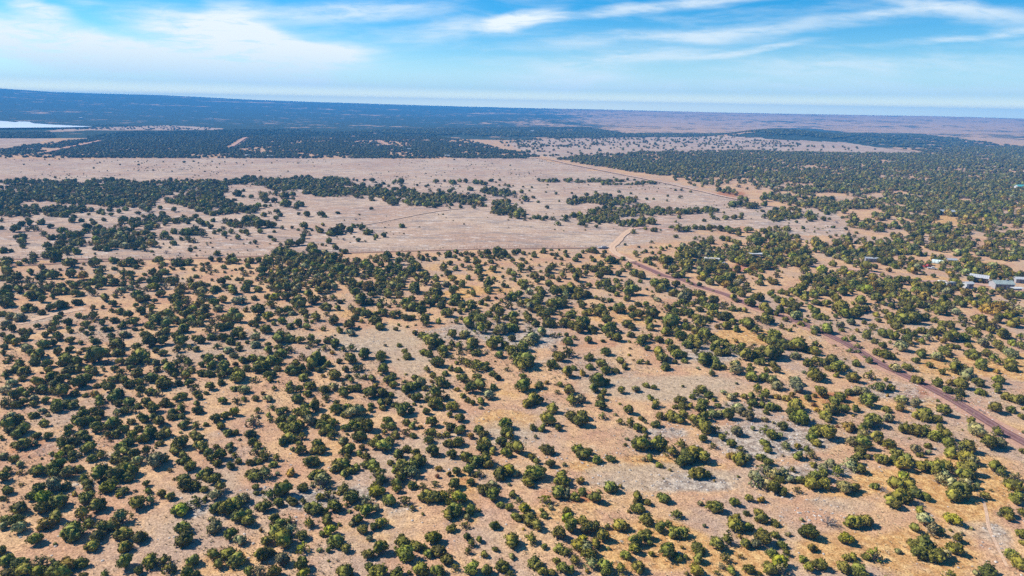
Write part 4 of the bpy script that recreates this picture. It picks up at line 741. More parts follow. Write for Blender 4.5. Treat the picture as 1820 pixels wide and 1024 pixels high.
FAR = """T 0 225 4
20 880 28;75 880 20;240 915 32;318 922 30;400 920 55;240 950 25;40 950 40;180 955 20;340 848 30;160 850 24;155 810 35;115 785 22;160 775 28;110 725 38;150 690 28;190 730 25;220 685 28;265 720 32;225 720 18;195 660 20;295 672 38;360 705 26;310 760 30;345 790 25;370 785 30;10 720 20;8 670 16;420 780 25;440 790 35;450 805 15;485 735 22 p;515 665 28;525 635 22;580 665 22;615 700 36;668 680 28;650 662 16;735 662 20;875 665 35;850 672 20;715 600 30;735 615 22;780 588 24;792 625 20;848 605 20;895 583 26;938 657 22;985 655 22;982 615 22;1020 640 15;1052 590 28;1155 617 24;1235 593 24;1135 577 20;1405 590 24;1390 637 22;1515 662 24;1315 562 18;1310 655 20;630 622 14
b 1080 665 45 25;b 1160 660 50 25;b 1250 665 70 20;b 1330 665 50 20;1175 690 22;1090 690 22;1595 670 30;1240 743 30;1320 740 45;1380 735 45;1440 768 28;1430 740 30;1390 755 25;1300 750 22;1285 793 22;1340 797 32;1380 805 30;1235 822 28;1225 795 12;1525 750 20;1560 740 22;1598 760 26;1640 745 26;1590 715 22;1710 745 18;1745 745 24;1758 765 22;1685 785 28;1780 825 14;1810 820 20;1350 875 20;1387 857 16;1180 885 26 p;1030 860 35;1080 885 14;1545 898 28;1415 670 25;1440 685 32;1500 708 26;1470 690 25
b 1700 690 80 25;b 1780 670 50 35;1498 938 24;1560 945 20;b 1650 950 80 20;1760 945 25
b 540 590 60 20;b 610 597 40 14;b 380 600 80 35;b 460 600 50 30;455 625 30;400 625 26;325 598 22;b 430 870 70 30;b 530 830 60 40;b 480 870 50 35;b 620 840 90 45;b 680 780 100 50;b 760 800 110 70;b 880 780 110 70;b 1000 760 100 70;b 1110 750 80 50;b 1180 785 40 20;b 980 700 90 30;b 840 730 60 30;b 720 850 80 30;b 870 850 60 20;b 950 845 40 25;b 1080 825 40 22;b 980 815 40 22;b 540 780 60 25;b 470 770 50 25;b 720 735 40 20
b 60 420 120 30;b 160 430 200 50;b 60 500 120 70;b 250 470 200 60;b 450 470 200 60;b 650 460 160 60;b 60 590 110 50;b 200 600 90 40;b 550 520 160 30;b 800 500 160 70;b 900 430 180 40;b 1100 430 200 45;b 1300 430 180 50;b 1000 500 140 60;b 1000 560 100 25;b 1200 400 160 20;b 1400 490 170 60;b 1500 560 150 45;b 1560 610 120 25;b 1700 580 140 30;b 1780 590 60 25;b 1500 410 120 30;b 1560 440 60 30;b 1240 490 80 40;b 1300 530 110 25;b 750 390 130 14;b 500 395 60 15;b 350 395 60 14;b 1680 395 90 20;b 1780 380 60 25;b 820 550 80 22;b 620 530 50 18
1690 470 38;1730 450 18;1785 500 22;1665 518 18;1725 495 16;392 362 11;170 270 7;320 233 7;420 232 7;350 270 8;585 232 7;640 223 7;667 295 8;690 260 8;710 254 8;853 271 7;985 270 9;983 250 6;1008 260 6;1042 249 6;1090 309 8;1160 251 6;1240 267 7;1222 317 7;1310 252 12;1375 245 10;1410 257 7;1455 317 8;1498 275 6;1508 248 6;1600 251 7;1542 290 6;1560 266 6;1680 257 6;1732 272 6;1752 244 6;1792 257 6;1765 352 10;1385 345 6;40 222 8
T 455 225 4
b 60 390 120 25;b 200 410 130 45;b 340 400 120 45;b 450 430 130 50;b 560 410 110 50;b 560 460 110 35;b 480 470 90 25;b 650 440 90 45;b 760 470 80 40;b 860 480 90 45;b 960 500 80 40;b 1080 480 80 35;b 1120 520 80 35;b 1240 520 110 40;b 1260 550 60 20;b 1370 500 100 35;b 1530 520 110 30;b 1620 540 80 22;b 1740 540 60 22;b 1760 585 80 30;b 1740 610 70 15;b 1740 465 100 25;b 1660 455 60 18
970 540 28;1002 542 16;955 535 25;875 415 30;905 400 18;805 428 16;757 415 24;850 395 10;940 420 14;915 435 12;975 400 14;1050 432 22;1030 410 20;1030 388 25;990 385 20;825 383 22;770 380 14;720 385 12;695 378 14;650 375 24;1000 435 18;980 440 18;1147 414 12;1222 412 14;1210 422 14;1237 455 16;1300 448 18;1280 385 24;1340 385 12;1400 390 30;1450 380 22;1490 385 22;1400 437 14;1452 423 10;1455 473 13;1505 473 18;1520 435 28;1535 445 14;1375 458 12;1565 390 28;1600 400 22;1630 405 22;1670 380 20;1705 395 10;1733 378 14;1768 412 18;1795 422 16;1730 418 12;1683 430 10;1625 488 11;1590 492 8;1770 500 18;1410 236 7;1808 275 7;150 240 7;298 259 7;112 259 6;228 317 7;25 310 8;412 282 5;175 350 6;1355 560 14;1378 575 11;1452 565 20;1550 570 20;1385 548 20;1685 575 18;1810 630 18;1812 645 14
60 490 40;30 475 20;70 525 28;98 470 14;145 475 28;200 485 40;260 480 24;120 440 14;265 515 16;130 525 26;215 545 40;180 560 12;300 548 30;285 578 24;320 555 24;345 468 20;65 563 20;102 560 14;10 585 20;95 610 18;150 600 26;170 625 22;55 625 24;145 652 24;305 620 16;357 625 26;465 625 30;490 635 20;580 612 18;820 583 16;735 625 12;708 655 16 p;1038 702 22;20 690 45;80 690 40;120 700 30;190 716 20;258 716 14;128 742 16;32 745 24;100 780 20;130 802 20;340 700 35;345 745 35;300 730 14;395 730 14;472 695 18;450 730 35;430 715 20;525 755 30;560 730 50;600 715 40;600 750 22;690 700 25;720 700 16;670 730 28;640 750 10;755 715 28;790 740 35;820 740 20;910 765 24;855 772 24;845 795 12;730 800 22;778 808 12;622 793 20 p;520 812 26;342 775 26;310 820 35;330 800 25;238 825 36;395 850 42;220 855 22;170 865 35;180 830 20;145 880 18;565 850 30;605 880 18;632 885 26;470 838 14;498 843 10;245 895 40;8 850 10
b 50 940 60 22;b 200 930 90 35;b 340 925 70 25;b 430 935 60 30;b 520 930 60 30;b 620 940 80 30;b 720 940 70 25;b 820 940 60 25;930 920 40;890 915 16;940 945 30;1010 905 18;1045 905 16;1080 920 20;1090 898 14;1040 945 24;1100 948 30;1160 888 10;1160 915 14;1215 914 14;1180 938 22;1218 945 18;1268 940 20;1297 902 14;1340 905 8;1370 910 26;1415 888 18;1455 910 16;1415 930 14;1440 950 10;1490 905 18;1500 935 20;1540 915 20;1560 940 18;1590 890 18;1600 915 24;1640 925 26;1650 895 20;1700 905 26;1735 890 30;1790 915 22;1750 935 18;1690 935 18
T 910 225 4
8 422 8;78 428 10;140 431 11;253 413 9;123 455 10;68 462 18;12 468 14;20 492 20;90 505 38;150 500 16;72 540 12;185 533 14;32 550 16;240 463 10;315 475 14;423 472 11;374 455 8 p;302 455 10 p;592 469 16;530 482 20 k;336 529 10;250 572 18;48 590 50;20 580 25;700 487 16;760 462 13;845 470 13;907 473 9 p;787 495 12;958 511 14;1008 511 12;1108 490 11;1104 523 11;1162 449 11;1207 447 15;1270 460 13;1190 495 18;1210 492 10
b 430 530 40 22;b 490 525 40 20;b 560 520 50 22;b 640 520 70 35;b 690 545 40 15;b 780 530 60 25;b 850 520 30 22;770 495 20
570 600 30;545 590 10;b 680 600 80 25;b 800 600 100 30;b 900 590 80 35;b 1000 605 80 22;b 1090 605 70 20;b 1190 605 50 20;b 1290 600 60 16;b 1400 595 60 14;1320 577 14;1455 595 22;1505 608 12;1435 640 28;1460 655 18;1415 620 20;b 660 650 110 28;b 780 650 120 35;b 900 660 60 28;b 860 690 90 18;990 667 38;b 500 650 90 22;b 400 655 60 18;325 685 26;495 680 28;525 703 18;597 705 18;620 683 16;550 670 24;285 650 24;220 655 22;240 645 20;160 640 26;90 632 30;30 632 35;93 662 16;127 655 14;190 642 24;1187 642 18;1165 672 15;1367 664 18;1520 647 26;1580 645 26;1630 645 24;1633 622 18;1780 595 18;1800 638 26;1135 710 20;1190 720 38;1245 720 34;1300 712 26;1350 715 26;1400 718 26;1437 714 20;1480 720 30;1530 725 28;1560 735 34;1610 730 30;1610 760 26;1680 730 34;1700 725 20;1420 740 10
1570 540 40;1620 540 30;1690 545 50;1740 545 40;1800 545 30;1790 510 30;1630 505 24;1660 520 26
1165 775 20;990 815 18;1303 790 20;1335 780 12;1360 790 12;1405 805 34;1420 785 24;1498 790 26;1540 797 26;1610 820 30;1580 810 24;1590 850 40;1520 840 30;1700 790 40;1740 760 40;1790 740 30;1740 820 40;1780 800 34;1680 830 34;1740 880 45;1800 860 24;1640 870 24;870 740 24;855 750 15;950 718 18;1010 727 26;1058 732 10;803 835 13;902 852 14;988 854 13;1022 856 10;1062 860 26;1095 860 14;1122 845 16;950 882 18;925 890 14;1000 895 16;1050 890 20;1258 828 10;1165 860 12;1210 845 14;880 892 22;885 915 20;955 940 24;980 935 18;1020 930 25;1080 935 40;1120 940 30;785 935 20;700 945 40;760 950 14;645 915 18;662 885 15;608 887 12;575 868 26;540 875 16;505 888 16;480 915 26;490 920 14;450 942 24;565 925 20;580 945 20;560 930 14;378 890 16;382 912 18;318 910 16;282 907 18;350 942 16;305 938 12;228 875 18;226 895 16;285 877 11;335 876 10;158 897 16;155 918 20;122 905 11;80 900 16;48 887 18;15 890 20;15 910 16;63 940 18;82 950 18;135 948 10;5 945 12;250 890 8
b 1240 870 50 40;b 1220 920 60 40;b 1330 850 60 30;b 1440 870 60 40;b 1500 920 60 40;b 1560 930 50 35;b 1680 920 50 30;b 1790 930 40 30;b 1380 940 30 20;b 260 382 80 7;b 390 382 26 7;b 480 386 40 8;b 650 385 160 5;b 700 405 90 5;b 870 405 80 5;b 1000 400 40 5;b 620 380 60 4;822 375 14;870 378 12;722 360 8;543 412 7
T 1365 225 4
b 60 630 60 40;b 150 600 70 30;b 180 630 50 22;b 430 580 70 30;b 300 640 35 28;297 655 20;395 655 24;435 655 14;202 677 14;247 715 20;465 710 18;488 677 20 p;148 660 12;275 677 8;530 645 16;560 640 14;555 725 16;630 750 16;612 775 18;575 768 18;535 780 18;483 770 14;448 778 20;510 795 12;748 792 18;275 818 14;420 610 26;600 640 36;550 600 26
b 60 740 80 26;b 80 790 80 35;b 180 810 50 35;b 40 860 60 40;b 150 850 60 40;b 60 930 90 40;b 180 930 50 40;b 280 910 60 40;b 350 910 40 35;b 370 840 60 30;b 430 880 40 30;b 350 820 20 16;b 520 830 60 26;b 560 890 60 40;b 560 930 60 30;b 660 820 40 25;b 680 890 90 40;b 760 850 60 30;b 830 840 50 50;b 900 820 35 25;b 960 830 40 22;b 1030 870 50 40;b 800 930 80 40;b 900 920 80 50;b 1020 930 60 40;b 610 690 60 22;b 700 700 60 30;b 780 720 60 24;b 880 720 90 22;b 980 720 60 22;b 910 765 40 20;b 1020 780 40 30;b 1070 820 30 20;b 1100 740 50 35;b 1100 700 40 22;b 1210 770 60 35;b 1240 710 60 30;b 1300 770 50 35;b 1200 830 50 28;b 1260 850 70 30;b 1400 840 70 30;b 1400 860 60 22;b 1330 800 40 22;b 1420 740 60 35;b 1430 690 80 35;b 1520 740 90 40;b 1600 700 80 40;b 1700 690 60 40;b 1540 770 40 22;b 1620 780 50 26;b 1600 830 50 30;b 1680 830 60 30;b 1760 780 50 30;b 1780 850 50 30;b 1560 890 80 28;b 1640 910 50 30;b 1720 910 50 22;b 1780 920 40 30;b 1180 890 50 26;b 1260 920 50 26;b 1340 930 70 24;b 1450 950 70 14;b 1160 860 30 20;1150 865 16;1425 787 22;1490 805 18;1750 770 16;1720 630 30;1770 635 26;1790 670 28;1790 700 28
b 800 640 60 24;b 880 600 70 24;b 940 620 50 24;b 1040 650 60 20;b 980 680 50 14;b 1150 640 50 22;b 1150 670 30 12
P .74 trunk 990,284 1040,277 1140,271 1300,268 1500,273 1640,273 1700,262 1820,262 1820,370 1760,368 1700,350 1500,343 1380,340 1345,336 1300,322 1190,315 1140,308 1060,296
P .60 b 1345,336 1500,343 1700,350 1820,368 1820,395 1760,400 1640,380 1560,372 1470,372 1400,366 1360,352
P .30 b 1190,318 1300,324 1340,340 1310,348 1240,334
P .80 b 1565,373 1690,383 1820,392 1820,375 1700,360 1600,358
P .80 navy 0,236 90,236 100,246 0,246
P .80 navy 150,244 230,234 400,234 400,245 620,249 760,243 830,250 880,262 960,279 955,282 0,281 0,268 60,258 160,248
P .45 navy 380,232 500,230 620,236 700,240 780,240 770,245 620,249 400,246
P .92 far 620,236 700,230 900,228 1040,228 1110,238 1300,240 1310,243 1000,246 880,243 800,241
P .10 plain 880,248 1300,243 1400,250 1450,262 1300,266 1130,270 1000,279 960,279 900,262
P .05 plain 1300,255 1520,262 1600,272 1450,270 1300,266
P .90 far 1285,243 1320,241 1350,236 1380,236 1430,233 1460,238 1560,241 1480,252 1380,250
P .55 far 1460,238 1640,242 1820,262 1820,275 1640,272 1600,264 1500,253 1560,241
P .12 navy 0,222 380,226 380,232 200,231 0,232"""

trees = []     # (x, y, r, code, pxx, pyy, pr)
cell = {}


def hkey(x, y):
    return (int(x // 6), int(y // 6))


def put(x, y, r, code, ppx, ppy, pr, traced):
    trees.append((x, y, r, code, ppx, ppy, pr, traced))
    cell.setdefault(hkey(x, y), []).append((x, y, r))


def free(x, y, r, k):
    a, b = hkey(x, y)
    for i in (-1, 0, 1):
        for j in (-1, 0, 1):
            for (u, v, q) in cell.get((a + i, b + j), ()):
                if (u - x) ** 2 + (v - y) ** 2 < ((r + q) * k) ** 2:
                    return False
    return True


ROADP = smooth_path([at(*q) for q in MAIN], 4)
blobs = []
polys = []
for txt in (NEAR, MID, FAR):
    ox = oy = 0
    sc = 1
    for ln in txt.split('\n'):
        ln = ln.strip()
        if not ln:
            continue
        if ln[0] == 'T':
            _, a, b, c = ln.split()
            ox, oy, sc = float(a), float(b), float(c)
            continue
        if ln[0] == 'P':
            q = ln.split()
            polys.append((float(q[1]), q[2], [tuple(map(float, s.split(','))) for s in q[3:]]))
            continue
        for e in ln.split(';'):
            e = e.split()
            if not e:
                continue
            if e[0] == 'b':
                blobs.append((ox + float(e[1]) / sc, oy + float(e[2]) / sc, float(e[3]) / sc, float(e[4]) / sc))
                continue
            cx, cy, rr = ox + float(e[0]) / sc, oy + float(e[1]) / sc, float(e[2]) / sc
            code = e[3] if len(e) > 3 else 'd'
            g = at(cx, cy)
            r = rr * depth(g) / 1230.0 * (.94 if cy > 620 else .92)
            if cx < 520 and 470 < cy < 860:
                r *= .90
            r = min(r, 7.5)
            g = at(cx, cy, .70 * r)
            put(g.x, g.y, r, code, cx, cy, rr, True)

for (cx, cy, rx, ry) in blobs:
    g = at(cx, cy)
    dp = depth(g)
    n_try = int(16 * max(1, (rx * dp / 1230) * (at(cx, cy - ry * .9).y - at(cx, cy + ry * .9).y) / 2 / 7.0)) + 12
    for _ in range(min(n_try, 2500)):
        a = random.random() * 2 * math.pi
        q = math.sqrt(random.random())
        px_, py_ = cx + rx * q * math.cos(a), cy + ry * q * math.sin(a)
        r = random.uniform(1.7, 3.3) if random.random() < .8 else random.uniform(1.1, 1.8)
        g = at(px_, py_ + 2, 0)
        if mnoise.noise(Vector((g.x / 11, g.y / 15, 5.5))) + .5 * mnoise.noise(Vector((g.x / 34, g.y / 44, 1.5))) < -.25:
            continue
        if free(g.x, g.y, r, .93):
            put(g.x, g.y, r, random.choices('dgokp', (62, 8, 16, 10, 1))[0], px_, py_, r * 1230 / depth(g), False)


def in_poly(px, py, poly):
    return bool(polymask(np.array([px]), np.array([py]), poly)[0])


for cov, tag_, poly in polys:
    wp = [at(*q) for q in poly]
    xs = [p.x for p in wp]
    ys = [p.y for p in wp]
    area = abs(sum(wp[i].x * wp[(i + 1) % len(wp)].y - wp[(i + 1) % len(wp)].x * wp[i].y for i in range(len(wp)))) / 2
    if tag_ == 'far':
        rlo, rhi, k = 4.0, 8.0, .72
    elif tag_ == 'navy':
        rlo, rhi, k = 2.2, 3.8, .86
    else:
        rlo, rhi, k = 1.9, 3.4, .90
    rm = (rlo + rhi) / 2
    ntry = int(area / (math.pi * rm * rm) * cov * 3.2)
    ntry = min(ntry, 90000)
    bx = max(xs) - min(xs)
    by = max(ys) - min(ys)
    ntry_box = int(ntry * bx * by / max(area, 1))
    XX = min(xs) + rng.random(ntry_box) * bx
    YY = min(ys) + rng.random(ntry_box) * by
    wpoly = [(p.x, p.y) for p in wp]
    ins = polymask(XX, YY, wpoly)
    # gaps in the woodland
    if tag_ in ('far', 'navy'):
        gapn = vnoise(XX, YY, 70, 31) + .8 * vnoise(XX, YY, 30, 32) + .5 * vnoise(XX, YY, 220, 33)
    else:
        gapn = vnoise(XX, YY, 30, 31) + .8 * vnoise(XX, YY, 12, 32) + .5 * vnoise(XX, YY, 120, 33)
    thr = np.quantile(gapn[ins], 1 - cov * .84) if ins.any() else 0
    ok = ins & ((gapn > thr) | (rng.random(ntry_box) < .05))
    XX, YY = XX[ok], YY[ok]
    RR = rng.uniform(rlo, rhi, XX.shape[0])
    px_, py_ = proj_np(XX, YY, XX * 0)
    for x, y, r, a, b in zip(XX, YY, RR, px_, py_):
        if free(x, y, r, k if cov > .3 else 1.1):
            put(float(x), float(y), float(r), 'f' if tag_ in ('far', 'navy') else random.choices('dgokp', (62, 6, 16, 14, 0))[0], float(a), float(b), r, False)

# keep the road free
RA = np.array([(p.x, p.y) for p in ROADP])
TA = np.array([(t[0], t[1]) for t in trees])
TZ = terrain(TA[:, 0], TA[:, 1])
dmin = np.full(len(trees), 1e9)
for q in RA:
    dmin = np.minimum(dmin, np.hypot(TA[:, 0] - q[0], TA[:, 1] - q[1]))
dfar = np.full(len(trees), 1e9)
for q_ in FARTRACKS + [[(940, 281), (975, 284), (1010, 292), (1060, 302), (1120, 314), (1170, 324), (1230, 337), (1300, 352)]]:
    for p_ in smooth_path([at(*q) for q in q_], 6):
        dfar = np.minimum(dfar, np.hypot(TA[:, 0] - p_.x, TA[:, 1] - p_.y) - 7)
keep = [(t, z) for t, z, d, d2 in zip(trees, TZ, dmin, dfar) if t[7] or (d > 3.0 + t[2] and d2 > t[2])]
print('trees', len(keep))


# ------------------------------------------------------------------ foliage
def foliage_material(name, lo, hi):
    mt, N, b = new_mat(name)
    ti = N.add('ShaderNodeAttribute', attribute_name='tint', attribute_type='INSTANCER')
    geo = N.add('ShaderNodeNewGeometry')
    tc_ = N.add('ShaderNodeTexCoord')
    n1 = N.noise(tc_.outputs['Object'], 2.6, 3, .6)
    ri = geo.outputs['Random Per Island']
    f = N.math('ADD', N.math('MULTIPLY', n1, .9), N.math('MULTIPLY', ri, .55))
    v = N.mix(N.ramp(f, .35, 1.05), lo, hi)
    c = N.mix(1.0, ti.outputs['Color'], v, 'MULTIPLY')
    N.put(b.inputs['Base Color'], c)
    b.inputs['Roughness'].default_value = .75
    b.inputs['Specular IOR Level'].default_value = .12
    return mt


m_leaf = foliage_material('juniper_foliage', (.54, .50, .40), (3.0, 2.65, 1.45))
m_bark = simple_mat('juniper_bark', (.16, .12, .095), .95, var=.3, scale=5)
m_twig = simple_mat('bare_twigs', (.30, .26, .235), .95, var=.25, scale=3)

TINT = {'d': (.088, .090, .024), 'g': (.120, .130, .016), 'o': (.125, .096, .028), 'k': (.125, .124, .078), 'r': (.15, .08, .04), 'f': (.066, .074, .046), 'p': (.2, .19, .16), 'w': (.2, .19, .16)}


def tint_of(code, y):
    t = np.array(TINT[code])
    t = t * random.uniform(.70, 1.35)
    t[0] *= random.uniform(.86, 1.15)
    t[2] *= random.uniform(.8, 1.25)
    g = min(max((y - 330) / 900, 0), 1)
    t = t * (1 - .30 * g) + np.array((.066, .070, .045)) * .30 * g
    return tuple(float(x) for x in t)


def crown_mesh(name, seed, ntuft, flat=1.0, open_=0.0):
    rs = random.Random(seed)
    V, Fc = [], []
    nl = rs.randint(4, 8)
    lobes = []
    for i in range(nl):
        a = rs.uniform(0, 2 * math.pi)
        lobes.append((Vector((math.cos(a) * rs.uniform(.22, .52), math.sin(a) * rs.uniform(.22, .52), rs.uniform(.38, .80) * flat)), rs.uniform(.40, .58)))
    lobes.append((Vector((rs.uniform(-.15, .15), rs.uniform(-.15, .15), .80 * flat)), .58))
    ax, ay = rs.uniform(.88, 1.1), rs.uniform(.88, 1.1)

    def leaf(p, n, s):
        t = n.cross(Vector((rs.uniform(-1, 1), rs.uniform(-1, 1), rs.uniform(-1, 1)))).normalized()
        u = n.cross(t)
        w_ = s * rs.uniform(.5, .95)
        b0 = len(V)
        V.extend([p - t * w_ - u * s * .7, p + t * w_ - u * s * .7 + n * s * .3, p + t * w_ * .6 + u * s, p - t * w_ * .6 + u * s - n * s * .2])
        Fc.append((b0, b0 + 1, b0 + 2, b0 + 3))
    for _ in range(ntuft):
        c, lr = rs.choice(lobes)
        while True:
            d = Vector((rs.gauss(0, 1), rs.gauss(0, 1), rs.gauss(.25, 1))).normalized()
            if d.z > -.75:
                break
        ctr = c + d * lr * rs.uniform(.72, 1.04)
        ctr.z = max(ctr.z, .10)
        tr = rs.uniform(.10, .19)
        for k in range(rs.randint(13, 19)):
            dd = (Vector((rs.gauss(0, 1), rs.gauss(0, 1), rs.gauss(0, 1))).normalized() + d * .55).normalized()
            p = ctr + dd * tr * rs.uniform(.6, 1.1)
            n = (dd + Vector((rs.gauss(0, .35), rs.gauss(0, .35), rs.gauss(0, .35)))).normalized()
            leaf(p, n, rs.uniform(.042, .085))
    # dense inner mass of branches
    bm = bmesh.new()
    for c, lr in lobes:
        if open_ > 0 and rs.random() < open_:
            continue
        g = bmesh.ops.create_icosphere(bm, subdivisions=2, radius=lr * .86)
        for v in g['verts']:
            q = v.co * (1 + .22 * mnoise.noise(v.co * 6 + Vector((seed, 0, 0))))
            v.co = q + c
            v.co.z = max(v.co.z, .04)
    base = len(V)
    bm.verts.ensure_lookup_table()
    V.extend([v.co.copy() for v in bm.verts])
    Fc.extend([tuple(base + v.index for v in f.verts) for f in bm.faces])
    bm.free()
    qx = np.quantile(np.abs([v.x for v in V]), .985)
    qy = np.quantile(np.abs([v.y for v in V]), .985)
    qz = np.quantile([v.z for v in V], .99)
    ax, ay, az = ax / qx, ay / qy, 1.5 * flat / qz
    me = bpy.data.meshes.new(name)
    me.from_pydata([(v.x * ax, v.y * ay, v.z * az) for v in V], [], Fc)
    me.materials.append(m_leaf)
    if open_ > .5:      # ragged crown : bare branches show through
        TV, TF = [], []
        for _ in range(20):
            a = rs.uniform(0, 6.28)
            el = rs.uniform(.15, 1.3)
            d = Vector((math.cos(a) * math.cos(el), math.sin(a) * math.cos(el), math.sin(el) * 1.1))
            L = rs.uniform(.8, 1.1)
            tube(TV, TF, [Vector((0, 0, 0)), d * L * .5 + Vector((0, 0, .1)), d * L], [.05, .03, .008], 4)
        me.clear_geometry()
        nb = len(V)
        allv = [(v.x * ax, v.y * ay, v.z * az) for v in V] + [tuple(v) for v in TV]
        me.from_pydata(allv, [], Fc + [tuple(i + nb for i in f) for f in TF])
        me.materials.append(m_twig)
        for k, p in enumerate(me.polygons):
            if k >= len(Fc):
                p.material_index = 1
    me.update()
    return me


def tube(V, Fc, pts, rads, seg=5):
    base = len(V)
    n = len(pts)
    for i, p in enumerate(pts):
        t = (pts[min(i + 1, n - 1)] - pts[max(i - 1, 0)])
        if t.length < 1e-6:
            t = Vector((0, 0, 1))
        t.normalize()
        a = t.cross(Vector((.3, 1, .1))).normalized()
        b = t.cross(a)
        for k in range(seg):
            an = 2 * math.pi * k / seg
            V.append(p + (a * math.cos(an) + b * math.sin(an)) * rads[i])
    for i in range(n - 1):
        for k in range(seg):
            k2 = (k + 1) % seg
            Fc.append((base + i * seg + k, base + i * seg + k2, base + (i + 1) * seg + k2, base + (i + 1) * seg + k))
    Fc.append(tuple(base + (n - 1) * seg + k for k in range(seg)))
    Fc.append(tuple(base + k for k in reversed(range(seg))))


def trunk_mesh(name, seed):
    rs = random.Random(seed)
    V, Fc = [], []
    tube(V, Fc, [Vector((0, 0, -.12)), Vector((.03, .02, .16)), Vector((-.02, .05, .34))], [.13, .095, .07], 7)
    for i in range(6):
        a = i * 1.05 + rs.uniform(-.3, .3)
        d = Vector((math.cos(a), math.sin(a), 0))
        p0 = Vector((0, .02, rs.uniform(.05, .25)))
        tube(V, Fc, [p0, p0 + d * .2 + Vector((0, 0, .16)), p0 + d * .42 + Vector((0, 0, .45)), p0 + d * .5 + Vector((0, 0, .75))], [.065, .05, .032, .012], 5)
    me = bpy.data.meshes.new(name)
    me.from_pydata([tuple(v) for v in V], [], Fc)
    me.materials.append(m_bark)
    return me


def twig_mesh(name, seed, nb=26, flat=1.0):
    rs = random.Random(seed)
    V, Fc = [], []
    for i in range(nb):
        a = rs.uniform(0, 2 * math.pi)
        el = rs.uniform(.15, 1.4)
        d = Vector((math.cos(a) * math.cos(el), math.sin(a) * math.cos(el), math.sin(el) * flat))
        L = rs.uniform(.75, 1.15)
        p0 = Vector((0, 0, 0))
        p1 = d * L * .45 + Vector((0, 0, .08))
        p2 = d * L * .8 + Vector((rs.gauss(0, .06), rs.gauss(0, .06), .05))
        p3 = d * L + Vector((rs.gauss(0, .1), rs.gauss(0, .1), .02))
        tube(V, Fc, [p0, p1, p2, p3], [.035, .024, .015, .006], 4)
        for k in range(9):
            s = rs.uniform(.35, 1)
            q = p1.lerp(p3, s)
            dd = (d + Vector((rs.gauss(0, .7), rs.gauss(0, .7), rs.gauss(.1, .5)))).normalized() * rs.uniform(.14, .34)
            tube(V, Fc, [q, q + dd * .6, q + dd], [.014, .010, .004], 3)
    me = bpy.data.meshes.new(name)
    me.from_pydata([tuple(v) for v in V], [], Fc)
    me.materials.append(m_twig)
    return me


NV = 12
RAG = (10, 11)
crowns = [crown_mesh('crown', 100 + i, (78 + (i % 3) * 10) if i < 10 else 46, flat=(1.0, .86, .94, 1.1)[i % 4], open_=(0, .25)[i % 2] if i < 10 else .85) for i in range(NV)]
trunks = [trunk_mesh('trunk', i) for i in range(3)]
twigs = [twig_mesh('branches', 50 + i) for i in range(3)]

bare = [q for q in keep if q[0][3] in 'pw' and q[0][7]]
live = [q for q in keep if not (q[0][3] in 'pw' and q[0][7])]
inside = [q for q in live if q[0][7] and -5 < q[0][4] < 1825 and q[0][5] < 1026]
inside.sort(key=lambda q: -q[0][6])
solo = inside[:300]
solo_ids = {id(q[0]) for q in solo}
mass = [q for q in live if id(q[0]) not in solo_ids]

# --- labels : every tree is told apart by look, neighbours and place
allT = np.array([(q[0][4], q[0][5], q[0][6]) for q in keep if q[0][7]])


ONES = 'zero one two three four five six seven eight nine ten eleven twelve thirteen fourteen fifteen sixteen seventeen eighteen nineteen'.split()
TENS = '- - twenty thirty forty fifty sixty seventy eighty ninety'.split()


def word(n):
    n = max(0, min(99, int(n)))
    if n < 20:
        return ONES[n]
    return TENS[n // 10] + ('-' + ONES[n % 10] if n % 10 else '')


def where(cx, cy):
    return '%s percent across and %s percent down' % (word(round(cx / 18.2)), word(round(cy / 10.24)))


def context(cx, cy, pr):
    d = np.hypot(allT[:, 0] - cx, (allT[:, 1] - cy) * 1.3) - allT[:, 2] - pr
    touching = int((d < -2).sum()) - 1
    nearn = int((d < 5).sum()) - 1
    if dmin_of(cx, cy) < 9:
        return 'beside the gravel road'
    if nearn == 0:
        return 'standing alone on bare soil'
    if touching <= 0:
        return 'just apart from its neighbours'
    if touching == 1:
        return 'touching one neighbour'
    if touching <= 3:
        return 'in a small clump'
    return 'in a dense clump'


def dmin_of(cx, cy):
    g = at(cx, cy)
    return float(np.min(np.hypot(RA[:, 0] - g.x, RA[:, 1] - g.y)))


used_labels = set()


def tree_label(t):
    r = t[2]
    size = 'small' if r < 2.3 else ('medium' if r < 3.1 else ('large' if r < 3.9 else 'very large'))
    colour = {'d': 'dark green', 'g': 'bright green', 'o': 'olive', 'k': 'grey green', 'r': 'reddish', 'f': 'dark'}[t[3]]
    cx, cy = t[4], t[5]
    lb = '%s %s juniper %s, %s' % (size, colour, context(cx, cy, t[6]), where(cx, cy))
    k = 0
    alt = ['shaggy', 'rounded', 'broad', 'lumpy', 'leaning']
    while lb in used_labels:
        lb = '%s %s juniper %s, %s' % (size, colour + ' ' + alt[k], context(cx, cy, t[6]), where(cx, cy))
        k += 1
    used_labels.add(lb)
    return lb


def link(o, parent=None):
    col.objects.link(o)
    if parent:
        o.parent = parent
    return o


def thing(name, label, cat, loc=(0, 0, 0), rotz=0.0, group=None):
    o = bpy.data.objects.new(name, None)
    o.empty_display_size = .3
    o.location = loc
    o.rotation_euler = (0, 0, rotz)
    o['label'] = label
    o['category'] = cat
    if group:
        o['group'] = group
    col.objects.link(o)
    return o


